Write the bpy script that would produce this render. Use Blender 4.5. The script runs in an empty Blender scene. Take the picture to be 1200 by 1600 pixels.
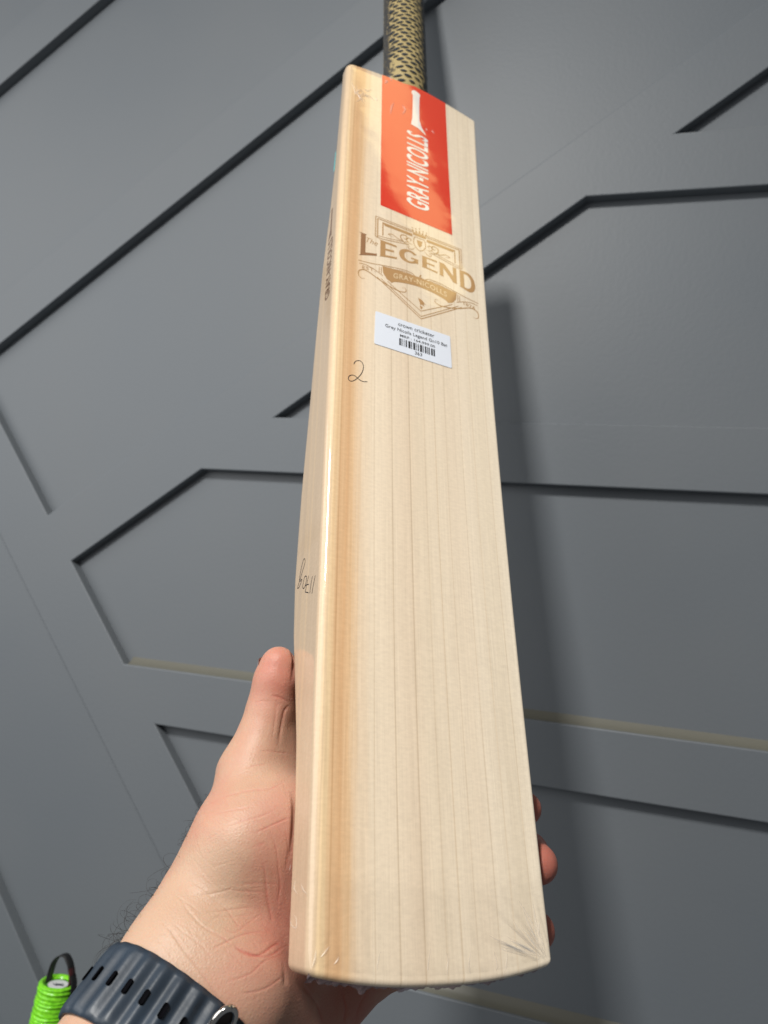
import bpy, math, random
import numpy as np
from mathutils import Matrix, Vector

scene = bpy.context.scene
COL = scene.collection
random.seed(7)
RNG = np.random.default_rng(11)

# ------------------------------------------------------------------ camera
FOC = 1124.0                      # focal length in pixels of a 1200 x 1600 frame
def unit(v): return v / np.linalg.norm(v)
WN = unit(np.array([-0.27507711, 0.10591842, -0.95556992]))   # wall normal seen from the camera (right, up, ahead)
WR = np.array([0.95774183, -0.05669407, -0.28198648]); WR = unit(WR - WN * (WR @ WN))
WU = np.array([0.08404271, 0.99275731, 0.08584726]); WU = unit(WU - WN * (WU @ WN) - WR * (WU @ WR))
AX = np.stack([WR, -WN, WU])      # world axes: X along the wall, Y into the wall, Z up
EYE = np.array([0.0, 0.0, 1.45])
def world(p): return np.asarray(p, float) @ AX.T + EYE
def mat4(right, fwd, up, loc):
    M = Matrix.Identity(4)
    for i in range(3):
        M[i][0], M[i][1], M[i][2], M[i][3] = right[i], fwd[i], up[i], loc[i]
    return M
cr, cu, cf = AX @ [1, 0, 0], AX @ [0, 1, 0], AX @ [0, 0, 1]
cam = bpy.data.cameras.new('camera')
cam_ob = bpy.data.objects.new('camera', cam); COL.objects.link(cam_ob)
cam_ob.matrix_world = mat4(cr, cu, -cf, EYE)
cam.sensor_fit = 'VERTICAL'; cam.sensor_height = 24.0; cam.lens = FOC / 1600 * 24
cam.clip_start = 0.01; cam.clip_end = 50
cam.dof.use_dof = True; cam.dof.focus_distance = 0.335; cam.dof.aperture_fstop = 7.5
scene.camera = cam_ob

# ------------------------------------------------------------------ light
scene.view_settings.view_transform = 'Standard'
scene.view_settings.look = 'None'
scene.view_settings.exposure = 0.0
scene.view_settings.gamma = 1.0
w = bpy.data.worlds.new('World'); scene.world = w; w.use_nodes = True
w.node_tree.nodes['Background'].inputs[0].default_value = (0.90, 0.95, 1.0, 1)
w.node_tree.nodes['Background'].inputs[1].default_value = 0.12

def area(name, loc, target, size, power, color, shape='DISK', size_y=None):
    l = bpy.data.lights.new(name, 'AREA'); l.shape = shape; l.size = size
    if size_y: l.size_y = size_y
    l.energy = power; l.color = color
    o = bpy.data.objects.new(name, l); COL.objects.link(o)
    o.location = loc
    o.rotation_euler = (Vector(target) - Vector(loc)).to_track_quat('-Z', 'Y').to_euler()
    return o
KEY = world([-0.36, 1.11, -0.35])
key = area('ceiling_spot_lamp', KEY, world([0.05, 0, 0.5]), 0.14, 33.0, (1.0, 0.975, 0.93), 'RECTANGLE', 0.34)
kz = Vector(KEY) - Vector(world([0.05, 0, 0.5])); kz.normalize()             # long side lies in the plane of lamp and bat edge
ky = Vector(AX @ np.array([0.0019, 0.8825, 0.4703])); ky = (ky - kz * ky.dot(kz)).normalized(); kx = ky.cross(kz)
kn = ky.cross(kz); kd = kn.cross(Vector((0, 0, 1))).normalized(); kz = Vector((0, 0, 1)); kx = kd.cross(kz)   # a ceiling downlight
key.matrix_world = mat4(kx, kd, kz, KEY)
area('left_fill_light', EYE + np.array([-1.45, -0.75, 0.55]), EYE + np.array([-0.5, 0.5, -0.3]), 2.0, 25.0, (1.0, 0.985, 0.96), 'RECTANGLE', 1.5)  # added soft fill from the left behind the eye, not a ceiling fitting
cove = area('cove_strip_lamp', EYE + np.array([0.55, 0.545, 1.75]), EYE + np.array([0.55, 0.545, 0]), 0.8, 0.95, (1.0, 0.78, 0.33), 'RECTANGLE', 0.11)
cove.rotation_euler = (0, 0, 0)

# ------------------------------------------------------------------ helpers
def mesh_ob(name, verts, faces, mat, parent=None, smooth=True, loc=None):
    me = bpy.data.meshes.new(name)
    v = np.asarray(verts, float)
    if loc is not None: v = v - np.asarray(loc)
    if isinstance(faces, np.ndarray):
        n, k = faces.shape
        me.vertices.add(len(v)); me.vertices.foreach_set('co', v.astype(np.float32).ravel())
        me.loops.add(n * k); me.loops.foreach_set('vertex_index', faces.astype(np.int32).ravel())
        me.polygons.add(n); me.polygons.foreach_set('loop_start', (np.arange(n) * k).astype(np.int32))
        me.update(calc_edges=True); me.validate()
    else:
        me.from_pydata(v.tolist(), [], [list(map(int, f)) for f in faces])
        me.update()
    if smooth: me.polygons.foreach_set('use_smooth', [True] * len(me.polygons))
    if mat: me.materials.append(mat)
    o = bpy.data.objects.new(name, me); COL.objects.link(o)
    if parent is not None: o.parent = parent
    elif loc is not None: o.location = loc
    return o
def thing(name, label, cat, matrix, group=None):
    o = bpy.data.objects.new(name, None); COL.objects.link(o)
    o.matrix_world = matrix; o.empty_display_size = 0.03
    o['label'] = label; o['category'] = cat
    if group: o['group'] = group
    return o
def srgb(r, g, b):
    f = lambda c: (c / 255) / 12.92 if c / 255 <= 0.04045 else ((c / 255 + 0.055) / 1.055) ** 2.4
    return (f(r), f(g), f(b), 1)
def new_mat(name):
    m = bpy.data.materials.new(name); m.use_nodes = True
    nt = m.node_tree; b = nt.nodes['Principled BSDF']
    return m, nt, b
def simple(name, col, rough=0.5, metal=0.0, coat=0.0, coat_rough=0.05, spec=0.5):
    m, nt, b = new_mat(name)
    b.inputs['Base Color'].default_value = col if len(col) == 4 else (*col, 1)
    b.inputs['Roughness'].default_value = rough; b.inputs['Metallic'].default_value = metal
    b.inputs['Coat Weight'].default_value = coat; b.inputs['Coat Roughness'].default_value = coat_rough
    b.inputs['Specular IOR Level'].default_value = spec
    return m
def node(nt, t, **kw):
    n = nt.nodes.new(t)
    for k, v in kw.items():
        if k in n.inputs.keys(): n.inputs[k].default_value = v
        else: setattr(n, k, v)
    return n
def link(nt, a, ao, b, bi): nt.links.new(a.outputs[ao], b.inputs[bi])
def ramp(nt, stops, interp='LINEAR'):
    r = nt.nodes.new('ShaderNodeValToRGB'); cr_ = r.color_ramp; cr_.interpolation = interp
    while len(cr_.elements) > 1: cr_.elements.remove(cr_.elements[-1])
    cr_.elements[0].position = stops[0][0]; cr_.elements[0].color = stops[0][1]
    for p_, c_ in stops[1:]:
        e_ = cr_.elements.new(p_); e_.color = c_
    return r
def ray(u, v): return np.array([(u - 600) / FOC, (800 - v) / FOC, 1.0])
def px(u, v, z): return ray(u, v) * z           # camera frame point seen at a place of the frame, at depth z

def smooth_line(pts, n=8, closed=False):
    P = np.array(pts, float); out = []
    m = len(P)
    for i in range(m if closed else m - 1):
        p0 = P[(i - 1) % m] if closed or i > 0 else 2 * P[0] - P[1]
        p1 = P[i]; p2 = P[(i + 1) % m]
        p3 = P[(i + 2) % m] if closed or i + 2 < m else 2 * P[-1] - P[-2]
        for t in np.linspace(0, 1, n, endpoint=False):
            out.append(0.5 * ((2 * p1) + (-p0 + p2) * t + (2 * p0 - 5 * p1 + 4 * p2 - p3) * t * t + (-p0 + 3 * p1 - 3 * p2 + p3) * t ** 3))
    if not closed: out.append(P[-1])
    return np.array(out)
def tube(pts, radii, seg=6, cap=True):
    P = np.array(pts, float); n = len(P)
    T = np.gradient(P, axis=0); T /= np.maximum(np.linalg.norm(T, axis=1, keepdims=True), 1e-12)
    a = np.array([0, 0, 1.0]) if abs(T[0][2]) < 0.9 else np.array([1.0, 0, 0])
    N = np.cross(T[0], a); N /= np.linalg.norm(N)
    V = []; F = []
    for i in range(n):
        N = N - T[i] * (N @ T[i]); N /= max(np.linalg.norm(N), 1e-12); B = np.cross(T[i], N)
        r_ = radii[i] if hasattr(radii, '__len__') else radii
        for k in range(seg):
            an = 2 * math.pi * k / seg
            V.append(P[i] + r_ * (math.cos(an) * N + math.sin(an) * B))
    for i in range(n - 1):
        for k in range(seg):
            F.append((i * seg + k, i * seg + (k + 1) % seg, (i + 1) * seg + (k + 1) % seg, (i + 1) * seg + k))
    if cap:
        F.append(tuple(range(seg))[::-1]); F.append(tuple((n - 1) * seg + k for k in range(seg)))
    return V, F
class MB:
    def __init__(s): s.v = []; s.f = []
    def add(s, V, F):
        o = len(s.v); s.v += [tuple(map(float, q)) for q in V]; s.f += [tuple(int(i) + o for i in f) for f in F]

# ------------------------------------------------------------------ wall of painted boards
def wall_paint(name):
    m, nt, b = new_mat(name)
    tc = node(nt, 'ShaderNodeTexCoord')
    n1 = node(nt, 'ShaderNodeTexNoise', Scale=260.0, Detail=3.0); link(nt, tc, 'Object', n1, 'Vector')
    n2 = node(nt, 'ShaderNodeTexNoise', Scale=3.5, Detail=3.0); link(nt, tc, 'Object', n2, 'Vector')
    r = ramp(nt, [(0.3, (0.127, 0.143, 0.160, 1)), (0.7, (0.141, 0.154, 0.167, 1))]); link(nt, n2, 'Fac', r, 'Fac')
    link(nt, r, 'Color', b, 'Base Color')
    bp_ = node(nt, 'ShaderNodeBump', Strength=0.12, Distance=0.001); link(nt, n1, 'Fac', bp_, 'Height'); link(nt, bp_, 'Normal', b, 'Normal')
    rr = node(nt, 'ShaderNodeMapRange'); rr.inputs['To Min'].default_value = 0.42; rr.inputs['To Max'].default_value = 0.55
    link(nt, n2, 'Fac', rr, 'Value'); link(nt, rr, 'Result', b, 'Roughness')
    b.inputs['Specular IOR Level'].default_value = 0.35
    return m
PAINT = wall_paint('grey_wall_paint')
OLIVE_STRIP = simple('joint_strip', (0.125, 0.122, 0.100), 0.5)
DEPTH = 0.675 * 0.95557           # distance of the board faces from the eye
TH = 0.0112                        # board thickness
KW = 0.675 / 0.78 / 1000.0
foot0 = AX @ np.array([0, 0, 0.675])
def wp(x, y, d=0.0):              # wall layout in mm -> world; d = depth behind the board faces
    return np.array([foot0[0] + x * KW, DEPTH + d, foot0[2] + y * KW]) + np.array([EYE[0], 0, EYE[2]])
wall = thing('panelled_wall', 'dark grey painted wall with raised diagonal and horizontal boards behind the bat', 'wall',
             Matrix.Translation(Vector(wp(0, 0, TH))))
wl = np.array(wall.location)
def board(poly, name='trim_board', bevel=1.3, butt=None):   # butt: the edge that meets another board, left square
    P = np.array(poly, float)
    area_ = 0.5 * np.sum(P[:, 0] * np.roll(P[:, 1], -1) - P[:, 1] * np.roll(P[:, 0], -1))
    assert area_ > 0
    n = len(P)
    def inset(d):
        out = []
        for i in range(n):
            a, b_, c = P[i - 1], P[i], P[(i + 1) % n]
            e1 = unit(b_ - a); e2 = unit(c - b_)
            n1 = np.array([-e1[1], e1[0]]); n2 = np.array([-e2[1], e2[0]])
            d1_ = 0.0 if butt is not None and (i - 1) % n == butt else d
            d2_ = 0.0 if butt is not None and i == butt else d
            out.append(b_ + np.linalg.solve(np.array([n1, n2]), np.array([d1_, d2_])))
        return np.array(out)
    rings = [(0.0, TH + 0.004), (0.0, bevel / 1000), (bevel * 0.3, bevel * 0.3 / 1000), (bevel, 0.0)]
    V = []; F = []
    for ins, d in rings:
        V += [wp(q[0], q[1], d) for q in inset(ins)]
    for k in range(len(rings) - 1):
        for i in range(n):
            F.append((k * n + i, k * n + (i + 1) % n, (k + 1) * n + (i + 1) % n, (k + 1) * n + i))
    F.append(tuple((len(rings) - 1) * n + i for i in range(n)))
    return mesh_ob(name, V, F, PAINT, wall, smooth=False, loc=wl)
# backing sheet
V = [wp(-1150, -1150, TH), wp(1000, -1150, TH), wp(1000, 1150, TH), wp(-1150, 1150, TH),
     wp(-1150, -1150, TH + .02), wp(1000, -1150, TH + .02), wp(1000, 1150, TH + .02), wp(-1150, 1150, TH + .02)]
mesh_ob('backing_sheet', V, [(0, 1, 2, 3), (7, 6, 5, 4), (0, 4, 5, 1), (1, 5, 6, 2), (2, 6, 7, 3), (3, 7, 4, 0)], PAINT, wall, smooth=False, loc=wl)
D2 = lambda y: -530 + (87 - y) / 1.2558            # right edge of the long falling board
D1 = lambda y: -507 + (-58 - y) / 1.2415
B1 = lambda x: -25 + (x + 432) * 0.6937
B2 = lambda x: -86 + (x + 398) * 0.7309
A2 = lambda x: 193 + (x + 547) * 0.736
A1 = lambda x: 564 + (x + 606) * 0.696
def meet(f, x0=-600):                               # where a rising line meets the falling board's right edge
    x = x0
    for _ in range(60):
        x = 0.5 * x + 0.5 * D2(f(x))
    return x
xb1, xb2, xa2 = meet(B1), meet(B2), meet(A2)
A3 = lambda x: A2(x) + 76; xa3 = meet(A3)
A4 = lambda x: A1(x) + 76; xa1, xa4 = meet(A1), meet(A4)
SX, SY = -0.78 * 1.28, -0.62 * 1.28          # ends reach to the flat of the board they meet
board([(D1(900), 900), (D1(-1100), -1100), (D2(-1100), -1100), (D2(900), 900)])
board([(xb2 + SX, B2(xb2) + SY), (900, B2(900)), (900, B1(900) + 30), (xb1 + SX, B1(xb1) + SY)], butt=3)
board([(xa2 + SX, A2(xa2) + SY), (900, A2(900)), (900, A3(900)), (xa3 + SX, A3(xa3) + SY)], butt=3)
board([(xa1 + SX, A1(xa1) + SY), (200, A1(200)), (200, A4(200)), (xa4 + SX, A4(xa4) + SY)], butt=3)
def ix(f_slope, y0, x0, y):                         # x on line through (x0,y0)
    return x0 + (y - y0) / f_slope
b2x = lambda y: -398 + (y + 86) / 0.7309
for lo, hi in ((345, 407), (38, 102)):
    board([(b2x(lo) - 2.17, lo), (950, lo), (950, hi), (b2x(hi) - 2.17, hi)], butt=3)
for lo, hi in ((-261, -198), (-541, -477), (-850, -788)):
    board([(D2(lo) - 1.63, lo), (950, lo), (950, hi), (D2(hi) - 1.63, hi)], butt=3)
E1 = lambda y: -437 + (-488 - y) / 1.2415
board([(E1(700) - 86, 700), (E1(-1100) - 86, -1100), (E1(-1100), -1100), (E1(700), 700)])
# sloped olive strips along the upper joints of the low boards
def joint(x0, x1, y, size):
    mb = MB()
    a, b_ = wp(x0, y, TH), wp(x1, y, TH)
    prof = [(0, -TH * .8), (0.0012, -TH * .52), (0.0035, -TH * .25), (size * .8, 0.0004)]
    V = []
    for e_ in (a, b_):
        for dz, dy in prof: V.append(e_ + np.array([0, dy, dz]))
    k = len(prof)
    F = [(i, i + k, i + k + 1, i + 1) for i in range(k - 1)]
    mesh_ob('joint_strip', V, F, OLIVE_STRIP, wall, loc=wl)
joint(D2(-198) + 3, 950, -198, 0.009)
joint(D2(-477) + 3, 950, -477, 0.011)

# ------------------------------------------------------------------ the bat
BR = np.array([[0.9043997, 0.00189546, -0.42668207], [-0.20217072, 0.88251887, -0.42460269], [0.37575016, 0.47027317, 0.79853301]])
BT = np.array([-0.02734904, -0.16650576, 0.25849836]); W = 0.108; BOW = 0.00647522
bow = lambda L: BOW * 4 * (L / .56) * (1 - L / .56) if True else 0
ax = [AX @ BR[:, 0], AX @ BR[:, 2], AX @ BR[:, 1]]
bat = thing('cricket_bat', 'pale willow cricket bat in clear film with a red sticker, held by its toe', 'cricket bat', mat4(ax[0], ax[1], ax[2], world(BT)))
def bl(x, L, t=0.0): return (x, t + bow(L), L)      # bat frame: x across, t behind the face, L from the toe
def bcam(x, L, t=0.0): return BR @ np.array([x, L, t + bow(L)]) + BT
def img(P): return np.array([600 + FOC * P[0] / P[2], 800 - FOC * P[1] / P[2]])
def solve(fn, uv, g):
    g = np.array(g, float)
    for _ in range(25):
        q = fn(*g); J = np.stack([(fn(*(g + np.eye(2)[i] * 1e-6)) - q) / 1e-6 for i in range(2)], 1)
        g = g + np.linalg.solve(J, np.array(uv) - q)
    return g
face_at = lambda u, v: solve(lambda x, L: img(bcam(x, L)), (u, v), (.05, .3))
side_at = lambda u, v: solve(lambda L, t: img(bcam(0, L, t)), (u, v), (.3, .02))
te = lambda L: np.interp(L, [0, .03, .06, .085, .104, .138, .168, .22, .273, .33, .38, .43, .47, .54, .6],
                         [.0262, .0262, .0262, .0285, .0325, .0405, .0432, .0412, .0362, .0320, .0275, .0195, .0155, .0125, .0115])
tb = lambda L: np.interp(L, [0, .05, .12, .2, .3, .4, .5, .56], [.031, .041, .056, .064, .061, .050, .037, .030])
def willow(name, edge=False):
    m, nt, b = new_mat(name)
    tc = node(nt, 'ShaderNodeTexCoord'); sp = node(nt, 'ShaderNodeSeparateXYZ'); link(nt, tc, 'Object', sp, 'Vector')
    mp = node(nt, 'ShaderNodeMapping'); mp.inputs['Scale'].default_value = (14, 14, 1.6); link(nt, tc, 'Object', mp, 'Vector')
    wob = node(nt, 'ShaderNodeTexNoise', Scale=1.0, Detail=2.0); link(nt, mp, 'Vector', wob, 'Vector')
    ws = node(nt, 'ShaderNodeMath', operation='MULTIPLY_ADD'); link(nt, wob, 'Fac', ws, 0); ws.inputs[1].default_value = 0.0044; ws.inputs[2].default_value = -0.0022
    xs = node(nt, 'ShaderNodeMath', operation='ADD'); link(nt, sp, 'X', xs, 0); link(nt, ws, 'Value', xs, 1)
    xn = node(nt, 'ShaderNodeMath', operation='DIVIDE'); link(nt, xs, 'Value', xn, 0); xn.inputs[1].default_value = W
    c = lambda r_, g_, b_: srgb(min(255, r_ * 1.01), g_ * 1.03, b_ * 1.055)
    base = ramp(nt, [(0.0, c(186, 160, 130)), (0.02, c(200, 170, 132)), (0.04, c(228, 194, 146)), (0.06, c(218, 176, 128)), (0.10, c(210, 162, 112)), (0.135, c(218, 178, 132)),  # left-side stops darkened and greyed: light and film reflection put in the wood colour
                     (0.175, c(226, 198, 164)), (0.24, c(230, 208, 178)), (0.36, c(229, 206, 176)), (0.43, c(224, 200, 170)), (0.5, c(228, 206, 176)),
                     (0.62, c(231, 210, 181)), (0.72, c(227, 205, 176)), (0.8, c(232, 212, 184)), (0.9, c(230, 210, 181)), (1.0, c(234, 215, 188))])
    ms = node(nt, 'ShaderNodeMapping'); ms.inputs['Scale'].default_value = (420, 200, 2.2); link(nt, tc, 'Object', ms, 'Vector')
    stn = node(nt, 'ShaderNodeTexNoise', Scale=1.0, Detail=3.0, Roughness=0.6); link(nt, ms, 'Vector', stn, 'Vector')
    st2 = node(nt, 'ShaderNodeMath', operation='MULTIPLY_ADD'); link(nt, stn, 'Fac', st2, 0); st2.inputs[1].default_value = 0.075; link(nt, xn, 'Value', st2, 2)
    st3 = node(nt, 'ShaderNodeMath', operation='SUBTRACT'); link(nt, st2, 'Value', st3, 0); st3.inputs[1].default_value = 0.0375
    link(nt, st3, 'Value', base, 'Fac')
    g = [(7.6, .55), (26.8, .5), (37.2, .8), (48.1, .75), (58.1, .55), (65.0, .45), (72.4, .6), (82.9, .6), (91.0, .4), (101, .5)]
    stops = [(0.0, (1, 1, 1, 1))]
    for x_, k in g:
        p_ = x_ / 108; v = 1 - 0.36 * k
        stops += [(p_ - 0.0062, (0.99, 0.985, 0.98, 1)), (p_, (v, v * .91, v * .80, 1)), (p_ + 0.0016, (1, 1, 1, 1))]
    lines = ramp(nt, stops); link(nt, xn, 'Value', lines, 'Fac')
    mul = node(nt, 'ShaderNodeMix', data_type='RGBA', blend_type='MULTIPLY'); mul.inputs['Factor'].default_value = 0.85
    link(nt, base, 'Color', mul, 'A'); link(nt, lines, 'Color', mul, 'B')
    # long fibres
    m2 = node(nt, 'ShaderNodeMapping'); m2.inputs['Scale'].default_value = (900, 500, 14); link(nt, tc, 'Object', m2, 'Vector')
    fib = node(nt, 'ShaderNodeTexNoise', Scale=1.0, Detail=4.0, Roughness=0.6); link(nt, m2, 'Vector', fib, 'Vector')
    m3 = node(nt, 'ShaderNodeMapping'); m3.inputs['Scale'].default_value = (320, 320, 760); link(nt, tc, 'Object', m3, 'Vector')
    flk = node(nt, 'ShaderNodeTexNoise', Scale=1.0, Detail=3.0, Roughness=0.55); link(nt, m3, 'Vector', flk, 'Vector')
    m4 = node(nt, 'ShaderNodeMapping'); m4.inputs['Scale'].default_value = (110, 60, 2); link(nt, tc, 'Object', m4, 'Vector')
    bnd = node(nt, 'ShaderNodeTexNoise', Scale=1.0, Detail=3.0); link(nt, m4, 'Vector', bnd, 'Vector')
    last = mul
    for tex, lo, hi, fac in ((fib, (0.84, 0.82, 0.79, 1), (1.08, 1.08, 1.08, 1), 0.35), (flk, (0.84, 0.82, 0.79, 1), (1.10, 1.10, 1.08, 1), 0.32), (bnd, (0.86, 0.83, 0.80, 1), (1.08, 1.08, 1.08, 1), 0.32)):
        r_ = ramp(nt, [(0.3, lo), (0.7, hi)]); link(nt, tex, 'Fac', r_, 'Fac')
        mm = node(nt, 'ShaderNodeMix', data_type='RGBA', blend_type='MULTIPLY'); mm.inputs['Factor'].default_value = fac
        nt.links.new(last.outputs['Result'], mm.inputs['A']); link(nt, r_, 'Color', mm, 'B'); last = mm
    hs = node(nt, 'ShaderNodeHueSaturation'); hs.inputs['Saturation'].default_value = 0.93; hs.inputs['Value'].default_value = 1.06
    nt.links.new(last.outputs['Result'], hs.inputs['Color']); link(nt, hs, 'Color', b, 'Base Color')
    bp_ = node(nt, 'ShaderNodeBump', Strength=0.25, Distance=0.0003); link(nt, fib, 'Fac', bp_, 'Height'); link(nt, bp_, 'Normal', b, 'Normal')
    # clear shrink film
    fn = node(nt, 'ShaderNodeTexNoise', Scale=28.0, Detail=2.0); link(nt, tc, 'Object', fn, 'Vector')
    cb = node(nt, 'ShaderNodeBump', Strength=0.12, Distance=0.002); link(nt, fn, 'Fac', cb, 'Height'); link(nt, cb, 'Normal', b, 'Coat Normal')
    b.inputs['Roughness'].default_value = 0.5; b.inputs['Specular IOR Level'].default_value = 0.3
    b.inputs['Coat Weight'].default_value = 1.0; b.inputs['Coat Roughness'].default_value = 0.06; b.inputs['Coat IOR'].default_value = 1.45
    return m
WILLOW = willow('willow_wood')
def blade():
    NS = 110; r = 0.0044; RR = 0.0016
    def section(L):
        T = te(L); B = max(tb(L), T + .003); pts = []
        def corner(cx, ct, a0, a1, n=7, r=r):
            for a in np.linspace(a0, a1, n): pts.append((cx + r * math.cos(a), ct + r * math.sin(a)))
        corner(r, r, math.pi, 1.5 * math.pi)
        for x in np.linspace(r + .0008, W - RR - .0008, 22): pts.append((x, 0.0))
        corner(W - RR, RR, -0.5 * math.pi, 0, 7, RR)
        for t in np.linspace(RR + .0008, T - r - .0008, 7): pts.append((W, t))
        corner(W - r, T - r, 0, 0.36 * math.pi)
        for x in np.linspace(W - r, r, 26)[1:-1]:
            q = abs(x - W / 2) / (W / 2); pts.append((x, T + (B - T) * (1 - q) ** 1.5 * (1 + .35 * q)))
        corner(r, T - r, 0.64 * math.pi, math.pi)
        for t in np.linspace(T - r - .0008, r + .0008, 7): pts.append((0, t))
        return np.array(pts)
    toe = lambda x: -0.0054 * (1 - np.abs(2 * x / W - 1) ** 2.3) - 0.0003
    def top(x):
        q = np.abs(2 * x / W - 1)
        return 0.5592 + 0.0075 * (1 - q ** 1.6) + np.where(x < W / 2, -.0008, .0012)
    rings = []
    rt = 0.0027
    for k in range(6):                                   # rounded toe rim
        a = k / 5 * math.pi / 2; ins = rt * (1 - math.sin(a)); dl = rt * (1 - math.cos(a))
        rings.append((0, ins, dl))
    for s in np.linspace(0, 1, NS)[1:-1]: rings.append((s, 0, None))
    for k in range(5):
        a = (1 - k / 4) * math.pi / 2; ins = .0022 * (1 - math.sin(a)); dl = .0022 * (1 - math.cos(a))
        rings.append((1, ins, dl))
    V = []; F = []; n = None
    for s, ins, dl in rings:
        Lc = s * 0.56 if 0 < s < 1 else (0.0 if s == 0 else .56)
        P = section(min(max(Lc, .002), .556)); n = len(P)
        c = np.array([W / 2, te(Lc) / 2])
        if ins: 
            P = P.copy()
            P[:, 0] = c[0] + (P[:, 0] - c[0]) * (1 - ins / (W / 2)); P[:, 1] = c[1] + (P[:, 1] - c[1]) * (1 - ins / max(te(Lc) / 2, .006))
        lo = toe(P[:, 0]); hi = top(P[:, 0])
        if s == 0: Ls = lo + dl
        elif s == 1: Ls = hi - dl
        else:
            a_, b_ = lo + rt, hi - .0022
            Ls = a_ + (b_ - a_) * s
        V += [bl(x, L, t) for (x, t), L in zip(P, Ls)]
    m = len(rings)
    for i in range(m - 1):
        for k in range(n):
            F.append((i * n + k, i * n + (k + 1) % n, (i + 1) * n + (k + 1) % n, (i + 1) * n + k))
    for base, flip in ((0, True), ((m - 1) * n, False)):
        c = np.mean([V[base + k] for k in range(n)], axis=0); V.append(tuple(c)); ci = len(V) - 1
        for k in range(n):
            f = (base + k, base + (k + 1) % n, ci); F.append(f[::-1] if flip else f)
    o = mesh_ob('blade', V, F, WILLOW, bat)
    return o
blade()

# --- flat print on the bat
def text_mesh(s, shear=0.0, offset=0.0, res=4, spacing=1.0):
    cu_ = bpy.data.curves.new('text', 'FONT'); cu_.body = s; cu_.size = 1.0; cu_.shear = shear; cu_.offset = offset; cu_.resolution_u = res; cu_.space_character = spacing
    o = bpy.data.objects.new('text', cu_); COL.objects.link(o)
    dg = bpy.context.evaluated_depsgraph_get(); dg.update()
    me = o.evaluated_get(dg).to_mesh()
    V = np.array([v.co[:2] for v in me.vertices]); F = [tuple(p.vertices) for p in me.polygons]
    o.evaluated_get(dg).to_mesh_clear()
    bpy.data.objects.remove(o); bpy.data.curves.remove(cu_)
    return V, F
def fit(V, x0, x1, y0, y1):
    lo = V.min(0); hi = V.max(0); q = (V - lo) / (hi - lo)
    return np.stack([x0 + q[:, 0] * (x1 - x0), y0 + q[:, 1] * (y1 - y0)], 1)
class Print:                                             # collects 2D shapes in mm, laid on the face at height h
    def __init__(s): s.v = []; s.f = []
    def add(s, V, F):
        o = len(s.v); s.v += [tuple(q) for q in V]; s.f += [tuple(int(i) + o for i in f) for f in F]
    def poly(s, P): s.add(P, [tuple(range(len(P)))])
    def stroke(s, P, wd, sm=6, taper=False):
        P = smooth_line(P, sm) if sm else np.array(P, float)
        n = len(P); T = np.gradient(P, axis=0); T /= np.maximum(np.linalg.norm(T, axis=1, keepdims=True), 1e-9)
        N = np.stack([-T[:, 1], T[:, 0]], 1)
        k = np.ones(n)
        if taper: k = np.clip(np.sin(np.linspace(0.12, math.pi - 0.12, n)) * 1.3, .25, 1)
        A = P + N * wd / 2 * k[:, None]; B = P - N * wd / 2 * k[:, None]
        s.add(np.vstack([A, B]), [(i, i + 1, n + i + 1, n + i) for i in range(n - 1)])
    def build(s, name, mat, parent, h, where='face'):
        if where == 'face': V = [bl(x / 1000, L / 1000, -h) for x, L in s.v]
        else: V = [bl(-h, L / 1000, t / 1000) for L, t in s.v]
        return mesh_ob(name, V, s.f, mat, parent, smooth=False)
def grid_sheet(corners, nu, nv, rc=0.0):
    (a, b_, c, d) = [np.array(q, float) for q in corners]
    V = []; F = []
    for j in range(nv + 1):
        for i in range(nu + 1):
            u, v = i / nu, j / nv
            V.append((a * (1 - u) + b_ * u) * (1 - v) + (d * (1 - u) + c * u) * v)
    for j in range(nv):
        for i in range(nu): F.append((j * (nu + 1) + i, j * (nu + 1) + i + 1, (j + 1) * (nu + 1) + i + 1, (j + 1) * (nu + 1) + i))
    return V, F

def film_over(m):                                        # the same clear film lies over the sticker
    nt = m.node_tree; b = nt.nodes['Principled BSDF']
    tc = node(nt, 'ShaderNodeTexCoord'); fn = node(nt, 'ShaderNodeTexNoise', Scale=28.0, Detail=2.0); link(nt, tc, 'Object', fn, 'Vector')
    cb = node(nt, 'ShaderNodeBump', Strength=0.12, Distance=0.002); link(nt, fn, 'Fac', cb, 'Height'); link(nt, cb, 'Normal', b, 'Coat Normal')
    return m
RED = film_over(simple('red_sticker_vinyl', (0.72, 0.028, 0.010), 0.4, coat=1.0, coat_rough=0.06))
WHITE_INK = film_over(simple('white_ink', (0.80, 0.76, 0.74), 0.5, coat=1.0, coat_rough=0.06))
ETCH = film_over(simple('scorched_wood', srgb(184, 142, 93), 0.55, coat=1.0, coat_rough=0.06))
ETCH_DARK = film_over(simple('dark_scorched_wood', srgb(152, 110, 74), 0.55, coat=1.0, coat_rough=0.06))
KNOCK = film_over(simple('unscorched_wood', srgb(226, 200, 160), 0.5, coat=1.0, coat_rough=0.06))
LABEL = simple('label_paper', (0.74, 0.78, 0.86), 0.45)
BLACK_INK = simple('black_ink', (0.012, 0.012, 0.014), 0.5)
PEN = simple('pen_ink', (0.014, 0.013, 0.02), 0.45)

V, F = grid_sheet([(29.0, 426.6), (83.3, 425.2), (81.2, 566.2), (27.4, 566.6)], 6, 18)
V = [(x, L - (max(0, 1) * 0.0)) for x, L in V]
def top_mm(x): 
    q = abs(2 * x / 108 - 1); return (0.5592 + 0.0075 * (1 - q ** 1.6) + (-.0008 if x < 54 else .0012)) * 1000 - 1.6
V = [(x, min(L, top_mm(x))) for x, L in V]
s_ = Print(); s_.add(V, F); sticker = s_.build('brand_sticker', RED, bat, 0.00010)
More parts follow.
